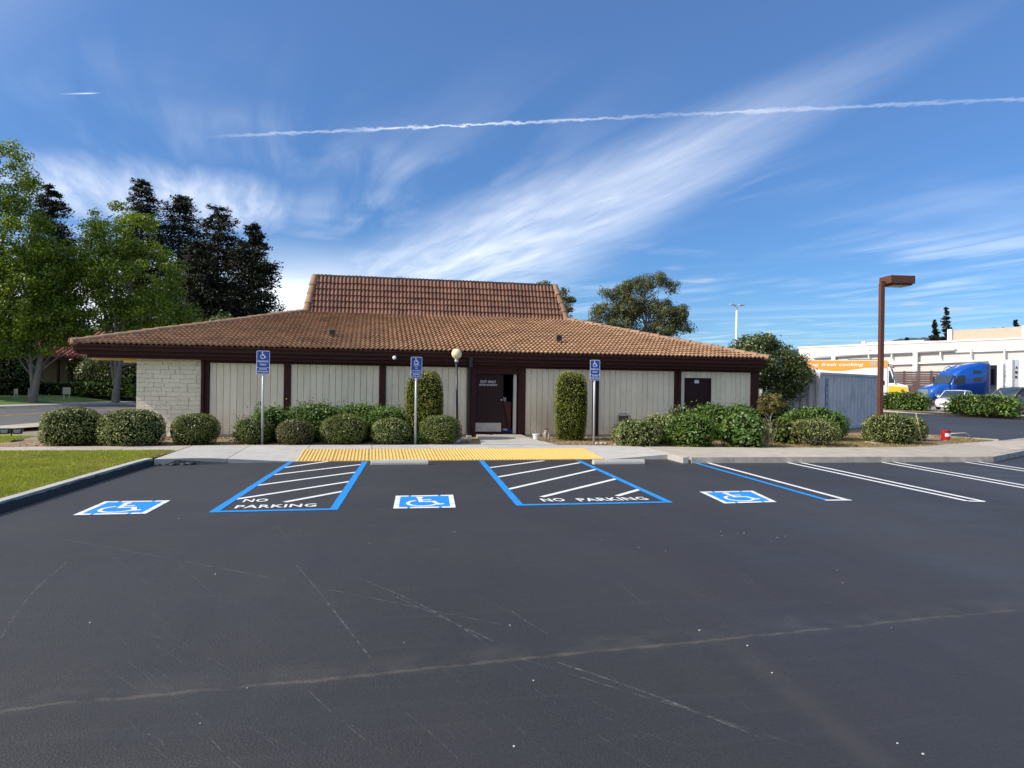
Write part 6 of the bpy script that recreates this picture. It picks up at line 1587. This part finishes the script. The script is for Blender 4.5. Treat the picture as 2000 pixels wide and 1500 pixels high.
# over the roof, right of the steep part
q = at(1258, 700, 62); q.z = 0; z0 = lambda py: top(1258, py, 62)
def LB(px, py, rx, rz): c_ = at(px, py, 62) - q; return ((c_.x, c_.y, c_.z), (rx, rx * .9, rz))
broadleaf('gum_tree', 'olive green gum tree with open rounded clumps above the tiled hip', q, z0(535), .35,
          [LB(1190, 575, 1.0, .75), LB(1215, 566, .9, .8), LB(1250, 558, 1.3, .8), LB(1283, 547, .95, .7), LB(1312, 562, .7, .85), LB(1180, 612, 1.2, .85), LB(1225, 605, 1.6, 1.3), LB(1265, 600, 1.3, 1.0), LB(1300, 612, 1.4, 1.1), LB(1325, 615, .9, .9), LB(1290, 645, 1.6, .7), LB(1335, 640, .85, .7), LB(1210, 640, 1.5, .8), LB(1163, 632, .6, .5)],
          430, 100, L_EUC, M_BARK, .17, (.32, .62), limbs=60, fork=.35, shell=.3, flat=.9, aspect=.4)
q = at(1075, 640, 50); q.z = 0
def LB2(px, py, rx, rz): c_ = at(px, py, 50) - q; return ((c_.x, c_.y, c_.z), (rx, rx, rz))
broadleaf('garden_tree', 'dark green tree showing behind the steep roof corner', q, top(1075, 552, 50), .3, [LB2(1085, 585, 1.0, 1.0), LB2(1065, 566, .9, .5), LB2(1108, 595, .55, .7), LB2(1095, 612, .9, .6), LB2(1050, 590, 1.2, .9)], 90, 62, L_EUC, M_BARK, .2, (.3, .5), limbs=14)
q = at(782, 600, 48); q.z = 0
broadleaf('bare_topped_tree', 'reddish twig tip of a tree peeping over the steep roof', q, top(782, 541, 48), .2, [((0, 0, top(782, 550, 48)), (.42, .4, .32))], 10, 40, leafmat('reddish_twig_leaf', (.25, .12, .06), (.15, .08, .04), .2), M_DBARK, .1, (.15, .25), limbs=8)
# far conifers over the warehouse and hills
for lab, px, py, d, w, pb in (('tall far conifer above the warehouse roof', 1846, 600, 260, 11, 660), ('shorter far conifer left of the tall one', 1824, 625, 255, 10, 660), ('small far conifer at the middle of the parapet', 1938, 640, 250, 5, 656), ('far conifer second from the frame edge', 1959, 640, 250, 5.5, 656), ('bushy far conifer at the frame edge', 1982, 624, 240, 10, 655), ('low far conifer behind the small parapet', 1770, 659, 250, 7, 668)):
    q = at(px, 752, d); q.z = 0
    conifer('far_conifer', lab, q, top(px, py, d), w, L_REDW if px != 1938 else L_REDW, M_DBARK, 30, group='far conifers beyond the warehouse', per=42, lsize=1.2, ragged=.5, start=.3, tip=.06)
# hills
hm = mat('haze_tinted_hill', (.060, .085, .105), .95, .35, .006)  # blue of the distant haze is mixed into the hill colour
hp = [(1000, 740), (1200, 720), (1400, 697), (1500, 690), (1600, 676), (1650, 680), (1700, 673), (1760, 662), (1800, 659), (1850, 657), (1900, 656), (2000, 650), (2200, 640), (2600, 650)]
hb = MB(); dist = 3200; px_ = np.linspace(1000, 2600, 220)
py_ = np.interp(px_, [a for a, _ in hp], [b for _, b in hp]) + RNG.normal(0, .8, 220)
tp = [at(a, b, dist) for a, b in zip(px_, py_)]
vs = []
for i, q in enumerate(tp):
    vs += [(q.x, q.y, q.z), (q.x * .86, q.y * .86, q.z * .55 + random.uniform(-4, 4)), (q.x * .72, q.y * .72, -2), (q.x * 1.25, q.y * 1.25, -2)]
fs = []
for i in range(len(tp) - 1):
    a, b = 4 * i, 4 * i + 4; fs += [(a + 1, b + 1, b, a), (a + 2, b + 2, b + 1, a + 1), (a, b, b + 3, a + 3)]
tag(hb.add(vs, fs).build('hills', hm, fix=True, smooth=True), 'wooded hills on the horizon, tinted blue grey for haze', 'hills', kind='structure')

# ------------------------------------------------------------------ house and garden across the street
def house():
    c_ = at(115, 770, 58); c_.z = .5
    o = thing('tiled_house', 'tan building with red barrel tiled roof across the street', 'building', c_, cdir(R(4)))
    mt = mat('tan_stucco', (.27, .20, .12), .85, .08, 2); mr = mat('red_barrel_tile', (.36, .115, .085), .8, .2, 3, objrand=.15)
    MB().box(-7, 7, 0, 9, 0, 2.9).build('wall', mt, o)
    MB().box(-8, 8, -1.35, .0, 2.68, 2.95).build('eave', M_MAROON, o)
    rf = MB().add([(-8, -1.3, 2.96), (8, -1.3, 2.96), (8, 4.5, 5.3), (-8, 4.5, 5.3), (8, 10, 2.96), (-8, 10, 2.96)], [(0, 1, 2, 3), (3, 2, 4, 5), (0, 3, 5), (1, 4, 2)]).build('roof', mr, o)
    t = Vector((0, 5.8, 2.34)).normalized()
    row = MB()
    for k in range(5): row.tube([Vector((0, -1.32, 3.0)) + t * (k * 1.25), Vector((0, -1.32, 3.03)) + t * (k * 1.25 + 1.22)], [.135, .115], 8, True)
    rm = row.mesh('barrel_tile_row', True); rm.materials.append(mr)
    for i in range(38):
        q = bpy.data.objects.new('barrel_tile_row', rm); COL.objects.link(q); q.parent = rf; q.location = (-7.8 + i * .42, 0, 0)
    for x, w in ((1.45, 1.5), (3.15, 1.5)):
        wn = MB().box(x - w / 2, x + w / 2, -.05, -.01, .28, 2.45).build('window', M_MAROON, o)
        MB().box(x - w / 2 + .07, x + w / 2 - .07, -.06, -.052, .36, 2.38).build('pane', glassmat('house_glass', (.05, .045, .04), .04), wn)
    MB().box(-6.9, 7, -.03, -.002, .0, .22).build('plinth', mat('pale_plinth', (.5, .45, .36), .8), o)
    for x in (.55, 2.3, 4.1): MB().box(x - .08, x + .08, -1.2, -1.04, 0, 2.78).build('porch_post', M_MAROON, o)
house()
def bhedge(label, px0, px1, py, d, h_, lm=L_GLOSS, dep=1.0):
    a, b = at(px0, py, d), at(px1, py, d); m_ = (a + b) / 2; ang = math.atan2((b - a).y, (b - a).x)
    o = bush('clipped_hedge', label, Vector((m_.x, m_.y, .5)), (b - a).length, h_, lm, .17, depth=dep, power=6, rough=.03, loose=.2, cat='hedge', group='hedges across the street', aspect=.6, dens=.8)
    o.rotation_euler = (0, 0, ang)
for lab, px, d, w, h_ in (('dark tall shrub at the picture edge before the tan building', -4, 51, 5.5, 4.4), ('dark leafy thicket behind the forked street tree', 262, 55, 6.5, 4.2), ('dark shrub beside the windows of the tan building', 196, 54, 3.0, 3.0)):
    q = at(px, 775, d); q.z = .5
    bush('dark_thicket', lab, q, w, h_, L_SHADE, .17, rough=.16, loose=.9, power=2.1, group='dark thickets across the street', aspect=.55)
bhedge('long low hedge below the windows of the tan building', 60, 262, 778, 52, .95)
bhedge('yellow green hedge left of the grey street tree trunk', -30, 50, 778, 51.5, .8, L_YEL)
bhedge('taller hedge block at the picture edge by the tan building', 4, 46, 770, 55, 1.7, L_YEL, 1.4)
def yard_sign(label, px, d, w, h_, m, legs=True):
    p = at(px, 780, d); p.z = .44
    o = thing('yard_sign', label, 'sign', p, cdir(R(0)), 'small signs on the grass bank')
    MB().box(-w / 2, w / 2, -.02, .02, .25, .25 + h_).build('sign_panel', m, o)
    for k in range(3): MB().box(-w * .38, w * .38, -.024, -.0205, .25 + h_ * (.2 + .24 * k), .25 + h_ * (.28 + .24 * k)).build('print_line', mat('sign_print', (.35, .33, .18), .6), o)
    for s in (-1, 1): MB().tube([(s * w * .35, 0, -.1), (s * w * .35, 0, .25)], .02, 6).build('leg', M_STEEL, o)
yard_sign('pale board sign on the grass in front of the long hedge', 130, 47, .5, .45, mat('pale_board', (.50, .48, .36), .7))
yard_sign('small dim sign left of the grey street tree trunk', 31, 46, .26, .32, mat('dim_board', (.30, .27, .16), .7))
